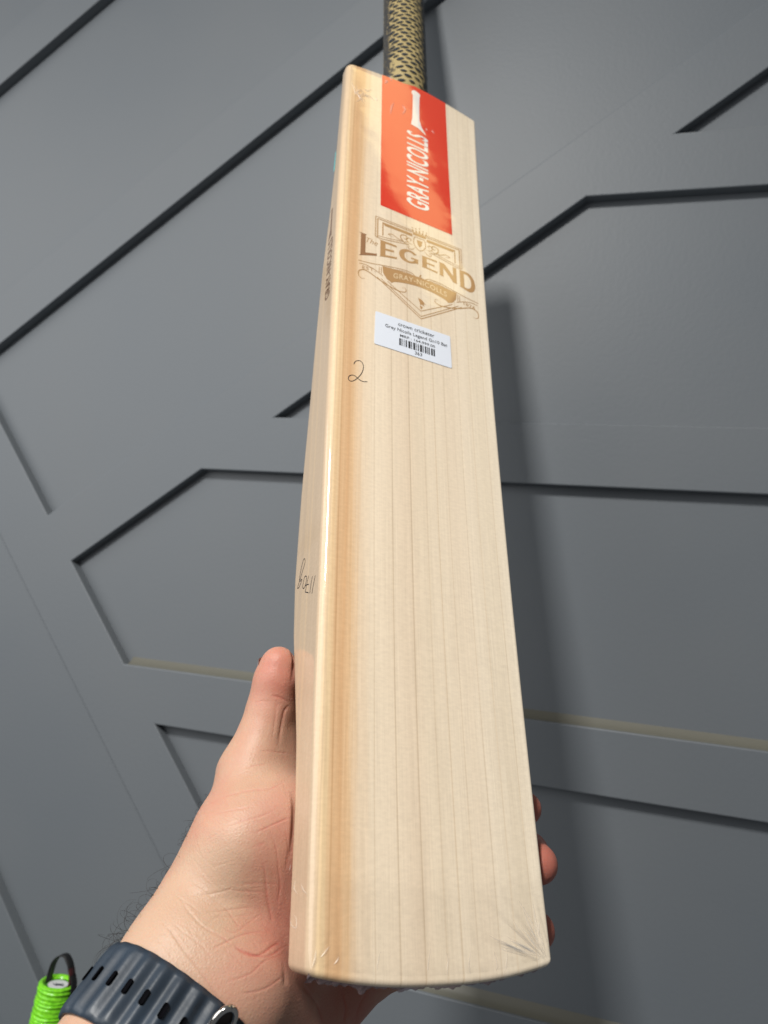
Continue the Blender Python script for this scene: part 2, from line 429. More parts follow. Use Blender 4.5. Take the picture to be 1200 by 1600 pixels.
# sticker lettering: slanted condensed capitals read upwards, the last S runs out into a bat mark
TV, TF = text_mesh('GRAY-NICOLLS', shear=0.0, offset=0.019, res=5, spacing=1.06)
TV = fit(TV, 0, 1, 0, 1)
def upward(V, L0, L1, x_base, x_top, slant):             # text runs along +L, letter tops to the left (or to +t on the edge)
    return [(x_base + (x_top - x_base) * v, L0 + (L1 - L0) * u + slant * v) for u, v in V]
p_ = Print(); p_.add(upward(TV, 437.5, 513.5, 65.6, 48.2, 0.6), TF)
p_.poly([(52.6, 529), (52.9, 541), (53.0, 555.5), (52.2, 556.3), (51.9, 558.0), (52.4, 560.2), (54.2, 561.6), (57.0, 560.9), (59.0, 559.6), (59.2, 557.6), (58.6, 556.0), (58.4, 541), (58.6, 529.5), (60.2, 523.5), (64.0, 516.5), (57.5, 520.6), (51.6, 521.6)][::-1])
p_.build('sticker_lettering', WHITE_INK, sticker, 0.00022)

# engraved crest
eg = Print(); ed = Print(); kn = Print()
CX = 57.8
mir = lambda P: [(2 * CX - x, y) for x, y in P]
def both(P, wd, sm=6, taper=False):
    eg.stroke(P, wd, sm, taper); eg.stroke(mir(P), wd, sm, taper)
for d, wd in ((0, .55), (1.5, .75)):
    both([(52.5, 414.8 - d), (25.8 + d, 414.8 - d)], wd, 0); both([(25.8 + d, 414.8 - d), (25.8 + d, 396.6)], wd, 0)
both([(25.8, 396.6), (28, 396.2), (34, 397.0), (44, 399.2), (50, 400.6)], .6); both([(27.3, 397.9), (33, 398.6), (44, 400.9), (49, 402.2)], .5)
eg.poly([(30.6, 411.6), (52.4, 411.6), (52.4, 409.1), (32.4, 409.1)][::-1]); eg.poly(mir([(30.6, 411.6), (52.4, 411.6), (52.4, 409.1), (32.4, 409.1)]))
both([(31.0, 411.4), (31.0, 399.6)], .8, 0)
# crown and shield
eg.poly([(53.0, 411.2), (62.6, 411.2), (62.9, 413.6), (52.7, 413.6)][::-1])
for k in range(5):
    x0 = 53.2 + k * 2.3; eg.poly([(x0 - .9, 414.0), (x0 + .9, 414.0), (x0 + (k - 2) * .35, 416.8 + (1.1 if k == 2 else 0))])
    xx, yy = x0 + (k - 2) * .4, 417.4 + (1.3 if k == 2 else 0)
    eg.poly([(xx + .55 * math.cos(a), yy + .55 * math.sin(a)) for a in np.linspace(0, 2 * math.pi, 9)[:-1]])
both([(57.8, 409.6), (54.2, 409.4), (53.4, 404), (55.2, 400.2), (57.8, 398.4)], .6); eg.poly([(55.6, 407.6), (60.0, 407.6), (59.2, 403.4), (57.8, 401.6), (56.4, 403.4)][::-1])
both([(53, 401.5), (50, 402), (48, 404.8), (50, 406.5), (51.6, 405.2), (50.4, 404)], .65, 6, True)
both([(50.5, 399.2), (47, 400.6), (44, 403.6), (44.4, 406.6), (47.4, 407.4), (48.8, 405.4), (47, 404.2), (45.8, 405.2)], .8, 6, True)
both([(46, 401.8), (42, 402.0), (38, 403.9), (35, 402.7), (38.6, 401.4)], .6, 6, True)
both([(54.5, 400), (52.5, 397.6), (50, 396.8), (49.2, 398.3), (50.8, 398.9)], .55, 6, True)
# LEGEND: level tops, arched feet
capT = lambda x: 395.2 - .0015 * abs(x - CX)
foot = lambda x: 384.9 - ((x - CX) / 42.0) ** 2 * 9.6
def glyph(x0, x1, polys, where=eg):
    for P in polys:
        Q = []
        P = list(P)
        for i in range(len(P)):
            a = np.array(P[i]); b_ = np.array(P[(i + 1) % len(P)])
            for t in np.linspace(0, 1, 4, endpoint=False): Q.append(tuple(a + (b_ - a) * t))
        pts = []
        for u, v in Q:
            x = x0 + (x1 - x0) * u; pts.append((x, foot(x) + (capT(x) - foot(x)) * v))
        where.poly(pts)
def strip(P, wd): return P
gl = dict(
 L=[[(-.02, 0), (1, 0), (1.0, .15), (.94, .12), (.34, .13), (.34, .96), (.40, 1), (-.04, 1), (.06, .96), (.06, .05)]],
 E=[[(0, 0), (1, 0), (1.0, .17), (.94, .13), (.34, .13), (.34, .43), (.78, .43), (.82, .39), (.82, .60), (.78, .56), (.34, .56), (.34, .87), (.93, .87), (.98, .83), (.98, 1), (-.03, 1), (.05, .96), (.05, .04)]],
 N=[[(0, 0), (.27, 0), (.24, .06), (.24, .66), (.78, 0), (1, 0), (1, .96), (1.04, 1), (.76, 1), (.80, .96), (.80, .40), (.30, 1), (-.02, 1), (.04, .95), (.04, .05)]])
for k_, a, b_ in (('E', 28.8, 41.2), ('E', 58.9, 70.7), ('N', 72.0, 85.2)): glyph(a, b_, gl[k_])
glyph(15.2, 27.0, gl['L'], ed)
def arc_glyph(x0, x1, outer, inner):
    n = len(outer)
    def mp(u, v):
        x = x0 + (x1 - x0) * u; return (x, foot(x) + (capT(x) - foot(x)) * v)
    V = [mp(*q) for q in outer] + [mp(*q) for q in inner]
    eg.add(V, [(i, i + 1, n + i + 1, n + i) for i in range(n - 1)])
an = np.linspace(math.radians(38), math.radians(330), 28)
arc_glyph(42.4, 56.8, [(.52 + .50 * math.cos(a), .5 + .54 * math.sin(a)) for a in an], [(.55 + .27 * math.cos(a), .5 + .38 * math.sin(a)) for a in an])
glyph(42.4, 56.8, [[(.62, .48), (1.02, .48), (.98, .44), (.98, .08), (.78, .10), (.78, .36), (.62, .36)]])
an = np.linspace(-math.pi / 2, math.pi / 2, 20)
arc_glyph(87.3, 99.5, [(.42 + .58 * math.cos(a), .5 + .5 * math.sin(a)) for a in an], [(.42 + .33 * math.cos(a), .5 + .36 * math.sin(a)) for a in an])
glyph(87.3, 99.5, [[(-.03, 0), (.42, 0), (.42, .14), (.30, .14), (.30, .86), (.42, .86), (.42, 1), (-.03, 1), (.04, .96), (.04, .04)]])
# the little script word
TV2, TF2 = text_mesh('The', shear=0.35, offset=-0.005); q = fit(TV2, 19.6, 27.6, 388.4, 392.8)
eg.add(q, TF2)
# rule below the letters with curls, tails, banner and pointed base
both([(14.6, 370.6), (24, 371.9), (34, 374.2), (45, 376.2), (52, 375.9), (54.4, 373.4), (52.4, 372.0), (51.0, 373.6)], .55, 6)
both([(32, 371.9), (40, 373.9), (47, 375.1), (51.5, 374.6)], .4)
both([(15.4, 368.4), (20, 368.9), (26, 367.4), (31.4, 364.8)], .55)
both([(19.4, 357.4), (17.2, 356.6), (15.2, 358.4), (15.4, 362.0), (18.4, 364.2), (22.5, 363.6), (28, 361.0), (35, 358.4), (43, 356.9), (47.2, 358.2), (47.0, 361.0), (44.8, 360.6)], .75, 6, True)
both([(28.9, 371.4), (28.9, 366.6)], .5, 0); both([(30.3, 371.8), (30.3, 366.2)], .5, 0)
eg.poly([(31.0, 373.0)] + [(x, 373.0 + 1.7 * (1 - ((x - CX) / 27) ** 2)) for x in np.linspace(33, 82.6, 14)] + [(84.6, 373.0), (84.0, 367.4), (81.5, 363.4), (78.0, 361.6)] +
        [(x, 361.8 + 4.6 * (1 - ((x - CX) / 22) ** 2)) for x in np.linspace(76, 39.6, 14)] + [(37.6, 361.6), (34.1, 363.4), (31.6, 367.4)])
TV3, TF3 = text_mesh('GRAY-NICOLLS', offset=0.012, spacing=1.12); q = fit(TV3, 38.6, 77.0, 0, 4.3)
kn.add([(x, y + 365.4 + 3.0 * (1 - ((x - CX) / 22) ** 2)) for x, y in q], TF3)
both([(27.6, 362.0), (57.8, 340.2)], .6, 0); both([(30.2, 362.0), (57.8, 342.2)], .5, 0); both([(34.6, 361.6), (57.8, 346.6)], .5, 0)
# monogram
eg.stroke([(56.2, 372.9), (57.4, 375.6), (58.4, 377.2), (58.0, 374.6), (59.6, 375.6)], .6, 6, True)
eg.poly([(55.9, 357.0), (58.8, 356.0), (61.4, 353.0), (59.8, 353.3), (60.3, 351.2), (58.4, 352.4), (57.6, 351.2), (57.0, 353.6)][::-1]); eg.poly([(57.0, 350.8), (59.2, 350.6), (58.6, 348.6), (57.6, 348.4)][::-1])
for s__, a, b_, y_ in (('EST.', 17.4, 26.4, 365.3), ('1876', 89.6, 98.2, 364.6)):
    TV4, TF4 = text_mesh(s__, offset=0.01, spacing=1.15); q = fit(TV4, a, b_, 0, 2.7)
    eg.add([(x, y_ + y - .006 * (x - CX) ** 2 / 4 + 1.9) for x, y in q], TF4)
crest = eg.build('engraved_crest', ETCH, bat, 0.00008)
ed.build('engraved_letter', ETCH_DARK, crest, 0.00008)
kn.build('banner_lettering', KNOCK, crest, 0.00016)

# price label
def rounded(a, b_, c, d, r=1.0):
    out = []; C = [np.array(q, float) for q in (a, b_, c, d)]
    for i in range(4):
        p0, p1, p2 = C[i - 1], C[i], C[(i + 1) % 4]
        s0 = p1 + unit(p0 - p1) * r; s1 = p1 + unit(p2 - p1) * r
        for t in np.linspace(0, 1, 5): out.append((1 - t) ** 2 * s0 + 2 * t * (1 - t) * p1 + t * t * s1)
    return out
s_ = Print(); s_.poly(rounded((26.1, 308.7), (78.2, 308.6), (78.0, 333.8), (26.6, 334.0)))
price = s_.build('price_label', LABEL, bat, 0.00030)
p_ = Print()
for s__, a, b_, y0, y1 in (('crown cricketer', 41.8, 66.6, 328.3, 331.2), ('Grey Nicolls Legend Gn10 Bat', 33.2, 75.6, 323.3, 326.6), ('MRP : 164,999.00', 43.0, 66.8, 319.9, 322.2), ('363', 52.8, 57.6, 310.3, 312.7)):
    a_, f_ = text_mesh(s__, offset=0.004, res=3, spacing=1.02); p_.add(fit(a_, a, b_, y0, y1), f_)
x = 42.4
widths = [(1.0, .5), (.5, .9), (.35, .8), (.8, .9), (1.3, .5), (.5, .8), (1.2, .5), (.4, .8), (.6, .8), (1.3, .5), (.5, .9), (.9, .5), (.45, .5), (.7, .9), (1.1, .5), (.9, .3)]
sc_ = (66.9 - 42.4) / sum(a + b_ for a, b_ in widths)
for a, b_ in widths:
    p_.poly([(x, 313.6), (x + a * sc_, 313.6), (x + a * sc_, 319.0), (x, 319.0)]); x += (a + b_) * sc_
p_.build('label_print', BLACK_INK, price, 0.00042)

# handwriting
def face_px(P): return [tuple(face_at(*q) * 1000) for q in P]
def side_px(P): return [tuple(side_at(*q) * 1000) for q in P]
z3 = lambda P: [(440 + a / 3.53, 460 + b_ / 3.53) for a, b_ in P]
z10 = lambda P: [(440 + a / 10, 850 + b_ / 10) for a, b_ in P]
p_ = Print(); p_.stroke(face_px(z3([(398, 385), (408, 369), (430, 366), (446, 380), (451, 402), (445, 427), (430, 450), (406, 471), (384, 479), (369, 470), (370, 454), (385, 445), (405, 450), (425, 468), (446, 480), (473, 482)])), 0.42)
p_.build('handwritten_two', PEN, bat, 0.00010)
p_ = Print()
for st in ([(305, 555), (318, 557), (310, 585), (290, 640), (270, 682), (252, 692), (255, 665), (275, 600), (300, 520), (330, 420), (355, 340), (370, 265), (358, 228), (340, 260), (315, 350), (295, 450), (285, 510), (281, 560), (290, 582), (305, 560)],
           [(380, 498), (360, 520), (342, 600), (332, 660), (338, 692), (355, 685), (372, 640), (388, 570), (392, 515), (380, 498)],
           [(425, 495), (405, 580), (385, 680), (372, 740)], [(368, 750), (395, 754), (420, 763)], [(368, 658), (392, 637), (426, 630)],
           [(485, 500), (465, 600), (442, 770)], [(527, 490), (510, 580), (490, 680), (475, 775)]):
    p_.stroke(side_px(z10(st)), 0.45, 5)
p_.build('handwritten_weight', PEN, bat, 0.00010, 'side')
# edge lettering
p_ = Print(); p_.add([(L, t) for t, L in upward(TV, 343.0, 393.0, 7.8, 15.6, 0.4)], TF)
p_.poly([(396, 10.6), (403, 11.2), (419, 11.4), (421.5, 11.0), (421.5, 13.6), (419, 13.2), (403, 13.4), (399, 15.0), (394, 15.8), (397, 12.6)])
p_.build('edge_lettering', film_over(simple('burnt_edge_print', srgb(112, 80, 56), 0.55, coat=1.0, coat_rough=0.06)), bat, 0.00010, 'side')
TEAL = simple('teal_sticker', (0.10, 0.42, 0.42), 0.4)
p_ = Print(); p_.add(*grid_sheet([(459, 12.2), (477, 11.6), (477, te(.477) * 1000 - 2.2), (459, te(.459) * 1000 - 2.2)], 3, 1)); p_.build('teal_back_sticker', TEAL, bat, 0.00012, 'side')

# --- handle and rubber grip
def grip_mat():
    m, nt, b = new_mat('gold_and_navy_rubber')
    tc = node(nt, 'ShaderNodeTexCoord'); sp = node(nt, 'ShaderNodeSeparateXYZ'); link(nt, tc, 'Object', sp, 'Vector')
    n1 = node(nt, 'ShaderNodeTexNoise', Scale=420.0, Detail=2.0); link(nt, tc, 'Object', n1, 'Vector')
    a = node(nt, 'ShaderNodeMath', operation='MULTIPLY_ADD'); link(nt, n1, 'Fac', a, 0); a.inputs[1].default_value = 0.010; link(nt, sp, 'X', a, 2)
    r = ramp(nt, [(0.0, (0.035, 0.035, 0.035, 1)), (0.05, (0.05, 0.045, 0.04, 1)), (0.08, (0.36, 0.28, 0.13, 1)), (0.52, (0.42, 0.33, 0.15, 1)), (0.755, (0.38, 0.30, 0.14, 1)), (0.775, (0.018, 0.022, 0.028, 1)), (1.0, (0.012, 0.016, 0.022, 1))])
    mr = node(nt, 'ShaderNodeMapRange'); mr.inputs['From Min'].default_value = 0.037 + .005; mr.inputs['From Max'].default_value = 0.0735 + .005
    link(nt, a, 'Value', mr, 'Value'); link(nt, mr, 'Result', r, 'Fac'); link(nt, r, 'Color', b, 'Base Color')
    n2 = node(nt, 'ShaderNodeTexNoise', Scale=900.0, Detail=2.0); link(nt, tc, 'Object', n2, 'Vector')
    bp_ = node(nt, 'ShaderNodeBump', Strength=0.5, Distance=0.0006); link(nt, n2, 'Fac', bp_, 'Height'); link(nt, bp_, 'Normal', b, 'Normal')
    b.inputs['Roughness'].default_value = 0.45
    return m
GRIP = grip_mat(); NAVY_RUBBER = simple('navy_rubber', (0.018, 0.024, 0.032), 0.5)
RG = 0.0174; TC = 0.0158; GX = W / 2 + .0010
prof = [(.552, .0270), (.560, .0262), (.566, .0238), (.573, .0210), (.581, .0190), (.590, .0179), (.600, .0175)] + [(L, RG) for L in np.arange(.61, .85, .01)] + [(.852, .0168), (.856, .0125), (.857, .0)]
V = []; F = []; SEG = 48
for L, r_ in prof:
    t0 = TC + max(0, (r_ - RG)) * 1.35 + .0022 * max(0, min(1, (.590 - L) / .02))
    for k in range(SEG):
        a = 2 * math.pi * k / SEG; V.append((GX + r_ * math.sin(a), t0 - r_ * math.cos(a), L))
for i in range(len(prof) - 1):
    for k in range(SEG): F.append((i * SEG + k, i * SEG + (k + 1) % SEG, (i + 1) * SEG + (k + 1) % SEG, (i + 1) * SEG + k))
grip = mesh_ob('grip', V, F, GRIP, bat)
# dark scale gaps between the gold scales, alternating rows
def dash(mesh_cache={}):
    if 'm' not in mesh_cache:
        mb = MB()
        for k in range(5):
            x = (k / 4 - .5); y = -0.10 * math.cos(math.pi * x) + 0.0
            hw = .5 * (1 - (2 * abs(x)) ** 2.2) * .9 + .06
            mb.v += [(x * 0.0068, -0.0003 * (1 - 4 * x * x), y * .004 + hw * .0029), (x * 0.0068, -0.0003 * (1 - 4 * x * x), y * .004 - hw * .0029)]
        mb.f = [(2 * k, 2 * k + 1, 2 * k + 3, 2 * k + 2) for k in range(4)]
        me = bpy.data.meshes.new('scale_gap'); me.from_pydata(mb.v, [], mb.f); me.materials.append(NAVY_RUBBER); mesh_cache['m'] = me
    return mesh_cache['m']
row = 0; L = .574
while L < .70:
    for c in range(-3, 4):
        a = (c + (.5 if row % 2 else 0)) * 0.40 - .08
        if abs(a) > (1.12 if L > .60 else .85): continue
        o = bpy.data.objects.new('scale_gap', dash()); COL.objects.link(o); o.parent = grip
        rr = np.interp(L, [q[0] for q in prof], [q[1] for q in prof]) + .00025
        t0 = TC + max(0, (rr - .00025 - RG)) * 1.35 + .0022 * max(0, min(1, (.590 - L) / .02))
        p = Vector((GX + rr * math.sin(a), t0 - rr * math.cos(a), L))
        k = random.uniform(.75, 1.15)
        o.matrix_local = Matrix.Translation(p) @ Matrix.Rotation(a, 4, 'Z') @ Matrix.Rotation(0.30 * (1 if c % 2 else .4) * random.uniform(.5, 1.3), 4, 'Y') @ Matrix.Diagonal((k, 1, random.uniform(.7, 1.2), 1))
    row += 1; L += .0047 + .0006 * random.random()

# --- clear film: creases and the gathered seam under the toe
def film_mat(name, glossy, tint=(1, 1, 1, 1), body=(0.86, 0.80, 0.72, 1)):
    m = bpy.data.materials.new(name); m.use_nodes = True; nt = m.node_tree
    for n in list(nt.nodes): nt.nodes.remove(n)
    out = node(nt, 'ShaderNodeOutputMaterial'); mx = node(nt, 'ShaderNodeMixShader'); mx.inputs[0].default_value = glossy
    tr = node(nt, 'ShaderNodeBsdfTransparent'); tr.inputs[0].default_value = tint
    gl_ = node(nt, 'ShaderNodeBsdfPrincipled'); gl_.inputs['Roughness'].default_value = 0.24; gl_.inputs['Base Color'].default_value = body; gl_.inputs['Specular IOR Level'].default_value = 1.0
    link(nt, tr, 0, mx, 1); link(nt, gl_, 0, mx, 2); link(nt, mx, 0, out, 0)
    return m
FILM = film_mat('clear_film', 0.22); FILM_SEAM = film_mat('shaded_gathered_film', 0.62, (0.62, 0.52, 0.56, 1), (0.34, 0.27, 0.28, 1))  # seam film tinted dark: the shadow under the toe is in its colour
def crease(mb, P, wd, hgt, where='face'):                # a raised fold: triangular ridge in mm
    P = smooth_line(P, 5); n = len(P); T = np.gradient(P, axis=0); T /= np.maximum(np.linalg.norm(T, axis=1, keepdims=True), 1e-9)
    N = np.stack([-T[:, 1], T[:, 0]], 1); k = np.sin(np.linspace(0.05, math.pi - .05, n))
    V = []
    for i in range(n):
        for o_, h in ((-1, 0.06), (-.3, hgt * k[i]), (.4, hgt * .8 * k[i]), (1, 0.06)):
            q = P[i] + N[i] * o_ * wd / 2 * k[i]
            V.append(bl(q[0] / 1000, q[1] / 1000, -h / 1000) if where == 'face' else bl(-h / 1000, q[0] / 1000, q[1] / 1000))
    mb.add(V, [(i * 4 + j, i * 4 + j + 1, (i + 1) * 4 + j + 1, (i + 1) * 4 + j) for i in range(n - 1) for j in range(3)])
def crease_part(lines, wd, hgt, where='face'):
    mb = MB()
    for ln in lines: crease(mb, (face_px if where == 'face' else side_px)(ln), wd, hgt, where)
    return mesh_ob('film_crease', mb.v, mb.f, FILM, bat)
rs = random.Random(3)
fan = []
for k in range(22):
    a = math.radians(rs.uniform(196, 262)); l0 = rs.uniform(8, 40); l1 = l0 + rs.uniform(22, 75)
    bx, by = 856 + rs.uniform(-6, 2), 1502 + rs.uniform(-6, 3)
    a2 = a + rs.uniform(-.12, .12)
    pt = lambda l, aa: (bx + l * math.cos(aa) * 1.15, by + l * math.sin(aa) * .95)
    fan.append([pt(l0, a), pt((l0 + l1) / 2, (a + a2) / 2 + rs.uniform(-.03, .03)), pt(l1, a2)])
crease_part(fan, 1.0, .35)
crease_part([[(836, 1446), (845, 1472), (855, 1500)], [(822, 1436), (838, 1468), (854, 1502)]], .5, .3)
crease_part([[(500, 1497), (508, 1488), (515, 1478)], [(521, 1508), (527, 1501), (530, 1494)], [(494, 1482), (492, 1500), (486, 1514)]], .9, .5)
crease_part([[(x0, 1524 - rs.uniform(0, 8)), (x0 + rs.uniform(-3, 3), 1508), (x0 + rs.uniform(-6, 6), 1490 - rs.uniform(0, 20))] for x0 in (590, 668, 735, 775, 790)], .7, .2)
crease_part([[(700, 1528), (699, 1514), (700, 1500), (697, 1487)]], .6, .4)
crease_part([[(556, 146), (563, 141), (570, 147)], [(560, 152), (568, 147), (577, 154)], [(549, 128), (554, 140), (556, 150)], [(588, 152), (589, 158)], [(602, 124), (606, 130)], [(616, 160), (612, 168), (610, 180)], [(628, 163), (633, 172), (628, 180)], [(674, 203), (679, 210)], [(665, 200), (668, 206)], [(552, 140), (562, 150), (575, 150), (586, 158)], [(556, 160), (566, 154), (572, 160)], [(566, 138), (574, 142), (582, 140)], [(604, 118), (610, 121), (612, 128)], [(600, 131), (607, 127)], [(556, 133), (561, 150), (570, 163)]], 1.7, .8)
crease_part([[(463, 1372), (460, 1388), (466, 1398)], [(470, 1380), (474, 1390), (480, 1398)], [(452, 1432), (456, 1446), (463, 1450), (463, 1436), (458, 1428)], [(455, 1350), (452, 1362)]], .8, .35, 'side')
# the film's last hand's breadth over the toe, wrinkled towards the corners
rs = np.random.default_rng(21)
NU, NV = 240, 80; V = []; FA = []
waves = [(rs.uniform(.5, 2.2), rs.uniform(0, 6.28), rs.uniform(.6, 1.0)) for _ in range(9)]
for j in range(NV + 1):
    for i in range(NU + 1):
        x = .0015 + (W - .003) * i / NU; v = j / NV
        Lm = (-0.0054 * (1 - abs(2 * x / W - 1) ** 2.3) + .0036) + v * .036
        dx, dy = (W - x) * 1000, Lm * 1000 + 1
        ang = math.atan2(dy, dx + 1e-6); rad = math.hypot(dx, dy)
        h1 = sum(a * math.sin(ang * 17 * f_ + p_) for f_, p_, a in waves) / 5 * math.exp(-(rad / 26) ** 2) * min(1, rad / 5)
        h2 = sum(a * math.sin(x * 1000 * .55 * f_ + p_ * 2 + .25 * dy) for f_, p_, a in waves) / 6 * math.exp(-v * 36 / 7)
        ang2 = math.atan2(dy, x * 1000 + 1e-6); rad2 = math.hypot(x * 1000, dy)
        h3 = sum(a * math.sin(ang2 * 11 * f_ + p_) for f_, p_, a in waves) / 6 * math.exp(-(rad2 / 14) ** 2) * min(1, rad2 / 5)
        fade = min(1, (1 - v) * 4) 
        hh = h1 + .4 * h2 + .6 * h3; V.append(bl(x, Lm, -(.00020 + .00085 * fade * max(0, hh)))); FA.append(fade * min(1, .25 * fade + 1.6 * max(0, hh)))
F = [(j * (NU + 1) + i, j * (NU + 1) + i + 1, (j + 1) * (NU + 1) + i + 1, (j + 1) * (NU + 1) + i) for j in range(NV) for i in range(NU)]
FSHEET = bpy.data.materials.new('film_sheet'); FSHEET.use_nodes = True; nt = FSHEET.node_tree
for n_ in list(nt.nodes): nt.nodes.remove(n_)
out = node(nt, 'ShaderNodeOutputMaterial'); mx = node(nt, 'ShaderNodeMixShader'); tr = node(nt, 'ShaderNodeBsdfTransparent'); gs = node(nt, 'ShaderNodeBsdfGlossy'); gs.inputs['Roughness'].default_value = .10
fa = node(nt, 'ShaderNodeAttribute', attribute_name='slack'); fm = node(nt, 'ShaderNodeMath', operation='MULTIPLY'); link(nt, fa, 'Fac', fm, 0); fm.inputs[1].default_value = .16; link(nt, fm, 0, mx, 0)
link(nt, tr, 0, mx, 1); link(nt, gs, 0, mx, 2); link(nt, mx, 0, out, 0)
fo = mesh_ob('film_wrap', V, F, FSHEET, bat)
at = fo.data.attributes.new('slack', 'FLOAT', 'POINT'); at.data.foreach_set('value', np.array(FA, np.float32))
# gathered seam
rs = np.random.default_rng(5); mb = MB(); n = 260; rows = 5
P = []
for i in range(n + 1):
    x = .0012 + i / n * (W - .004); L0 = -0.0054 * (1 - abs(2 * x / W - 1) ** 2.3) - .0003
    drop = .0021 + .0004 * math.sin(x * 330) + .00035 * math.sin(x * 790 + 1) + .00025 * math.sin(x * 1900) + (.0011 * max(0, math.sin(x * 560 + .6)) if x < .03 else 0)
    for j in range(rows):
        v = j / (rows - 1)
        P.append(bl(x + .0003 * math.sin(x * 2300) * v, L0 + .0010 - drop * v, .0026 + .0052 * v + 0.0006 * math.sin(x * 1500 + 5 * v) * (v > 0)))
F = [(i * rows + j, i * rows + j + 1, (i + 1) * rows + j + 1, (i + 1) * rows + j) for i in range(n) for j in range(rows - 1)]
mb.add(P, F)
mesh_ob('gathered_film_seam', mb.v, mb.f, FILM_SEAM, bat, smooth=False)

# ------------------------------------------------------------------ the hand
def in_bat(P):                                           # camera frame -> bat frame
    q = (P - BT) @ BR; q[..., 2] -= bow(q[..., 1]); return q      # x, L, t
def on_right_edge(u, v, gap):                            # depth at which a place in the frame lies gap outside the right edge
    z = .34
    for _ in range(40):
        q = in_bat(px(u, v, z)[None])[0]; q2 = in_bat(px(u, v, z + 1e-5)[None])[0]
        z -= (q[0] - (W + gap)) / ((q2[0] - q[0]) / 1e-5)
    return z
mm = 0.001
def C(a, b_, ra, rb): return (px(*a), px(*b_), ra * mm, rb * mm)
ARM_W = (315, 1508, .287); ARM_F = (88, 1860, .228)
pw, pf = px(*ARM_W), px(*ARM_F); armdir = unit(pf - pw)
lat = unit(np.cross(armdir, unit(pw + pf)));  lat = lat if lat[0] > 0 else -lat   # to the lower right
tipi = (821, 1263, on_right_edge(821, 1263, .0085)); tipm = (841, 1350, on_right_edge(841, 1350, .0082)); tipr = (838, 1454, on_right_edge(838, 1454, .0085))
pf2 = pf + armdir * .13
body = [  # palm, wrist and forearm, blended generously
    (pw - lat * .012, pf - lat * .013, .0185, .0195), (pw + lat * .012, pf + lat * .014, .0190, .0205), (pw, pf, .0200, .0215),
    (pf - lat * .013, pf2 - lat * .015, .0195, .026), (pf + lat * .014, pf2 + lat * .016, .0205, .027), (pf, pf2, .0215, .029),
    (pw - lat * .010, px(330, 1400, .307), .0185, .0188),
    C((330, 1400, .307), (380, 1322, .315), 18.8, 22.0), C((380, 1322, .315), (392, 1215, .336), 22.0, 15.0),
    C((360, 1450, .308), (400, 1340, .322), 22, 19), C((389, 1320, .316), (384, 1490, .3085), 19.5, 21.0), C((418, 1290, .3200), (420, 1480, .3125), 18.0, 20.5), C((446, 1280, .3240), (446, 1490, .3165), 18.0, 21.5),
    (pw + lat * .004, px(420, 1500, .315), .0215, .021), C((420, 1500, .315), (560, 1400, .372), 20, 13),
    C((400, 1440, .320), (575, 1330, .378), 18, 12), (pw + lat * .014, px(430, 1575, .310), .021, .0200),
    C((430, 1575, .312), (585, 1468, .362), 19.5, 13.5), (pw + lat * .020, px(440, 1630, .303), .020, .0185),
    C((440, 1630, .305), (566, 1525, .345), 18.5, 13.0),
]
thumb = [C((436, 1120, .354), (428, 1265, .336), 9.5, 13.5), C((394, 1205, .338), (424, 1104, .350), 14.4, 10.9), C((424, 1104, .350), (431, 1064, .352), 10.4, 10.0), C((431, 1064, .352), (435, 1038, .353), 10.0, 8.6)]
def finger(mcp, pip, dip, tip, r): return [C(mcp, pip, r + 3.6, r + 1.6), C(pip, dip, r + 1.4, r + .7), C(dip, tip, r + .6, r)]
fingers = [finger((590, 1320, .380), (715, 1258, .398), (800, 1252, .384), tipi, 7.7), finger((605, 1395, .378), (745, 1335, .400), (826, 1332, .380), tipm, 8.9),
           finger((600, 1465, .366), (740, 1440, .388), (820, 1448, .368), tipr, 8.3), finger((590, 1515, .348), (680, 1490, .362), (740, 1488, .356), (762, 1490, .348), 7.5)]
def cone(P, c):
    a, b_, ra, rb = c; ba = b_ - a; L2 = ba @ ba
    h = np.clip(((P - a) @ ba) / L2, 0, 1)
    return np.linalg.norm(P - a - h[..., None] * ba, axis=-1) - (ra + (rb - ra) * h)
def smin(a, b_, k):
    h = np.clip(.5 + .5 * (b_ - a) / k, 0, 1); return b_ * (1 - h) + a * h - k * h * (1 - h)
def hand_sdf(P, carve=True):
    d = None
    for c in body: e_ = cone(P, c); d = e_ if d is None else smin(d, e_, .010)
    e_ = None
    for c in thumb: q = cone(P, c); e_ = q if e_ is None else smin(e_, q, .005)
    d = smin(d, e_, .008)
    for fg in fingers:
        e_ = None
        for c in fg: q = cone(P, c); e_ = q if e_ is None else smin(e_, q, .004)
        d = smin(d, e_, .004)
    if carve:                                            # flesh gives way to the wood
        q = in_bat(P)
        box = np.maximum.reduce([-q[..., 0] - .0002, q[..., 0] - W - .0002, -q[..., 2] - .02, q[..., 2] - te(q[..., 1]) - .0003, -q[..., 1] - .0045])
        d = -smin(-d, box, .0012)
    return d
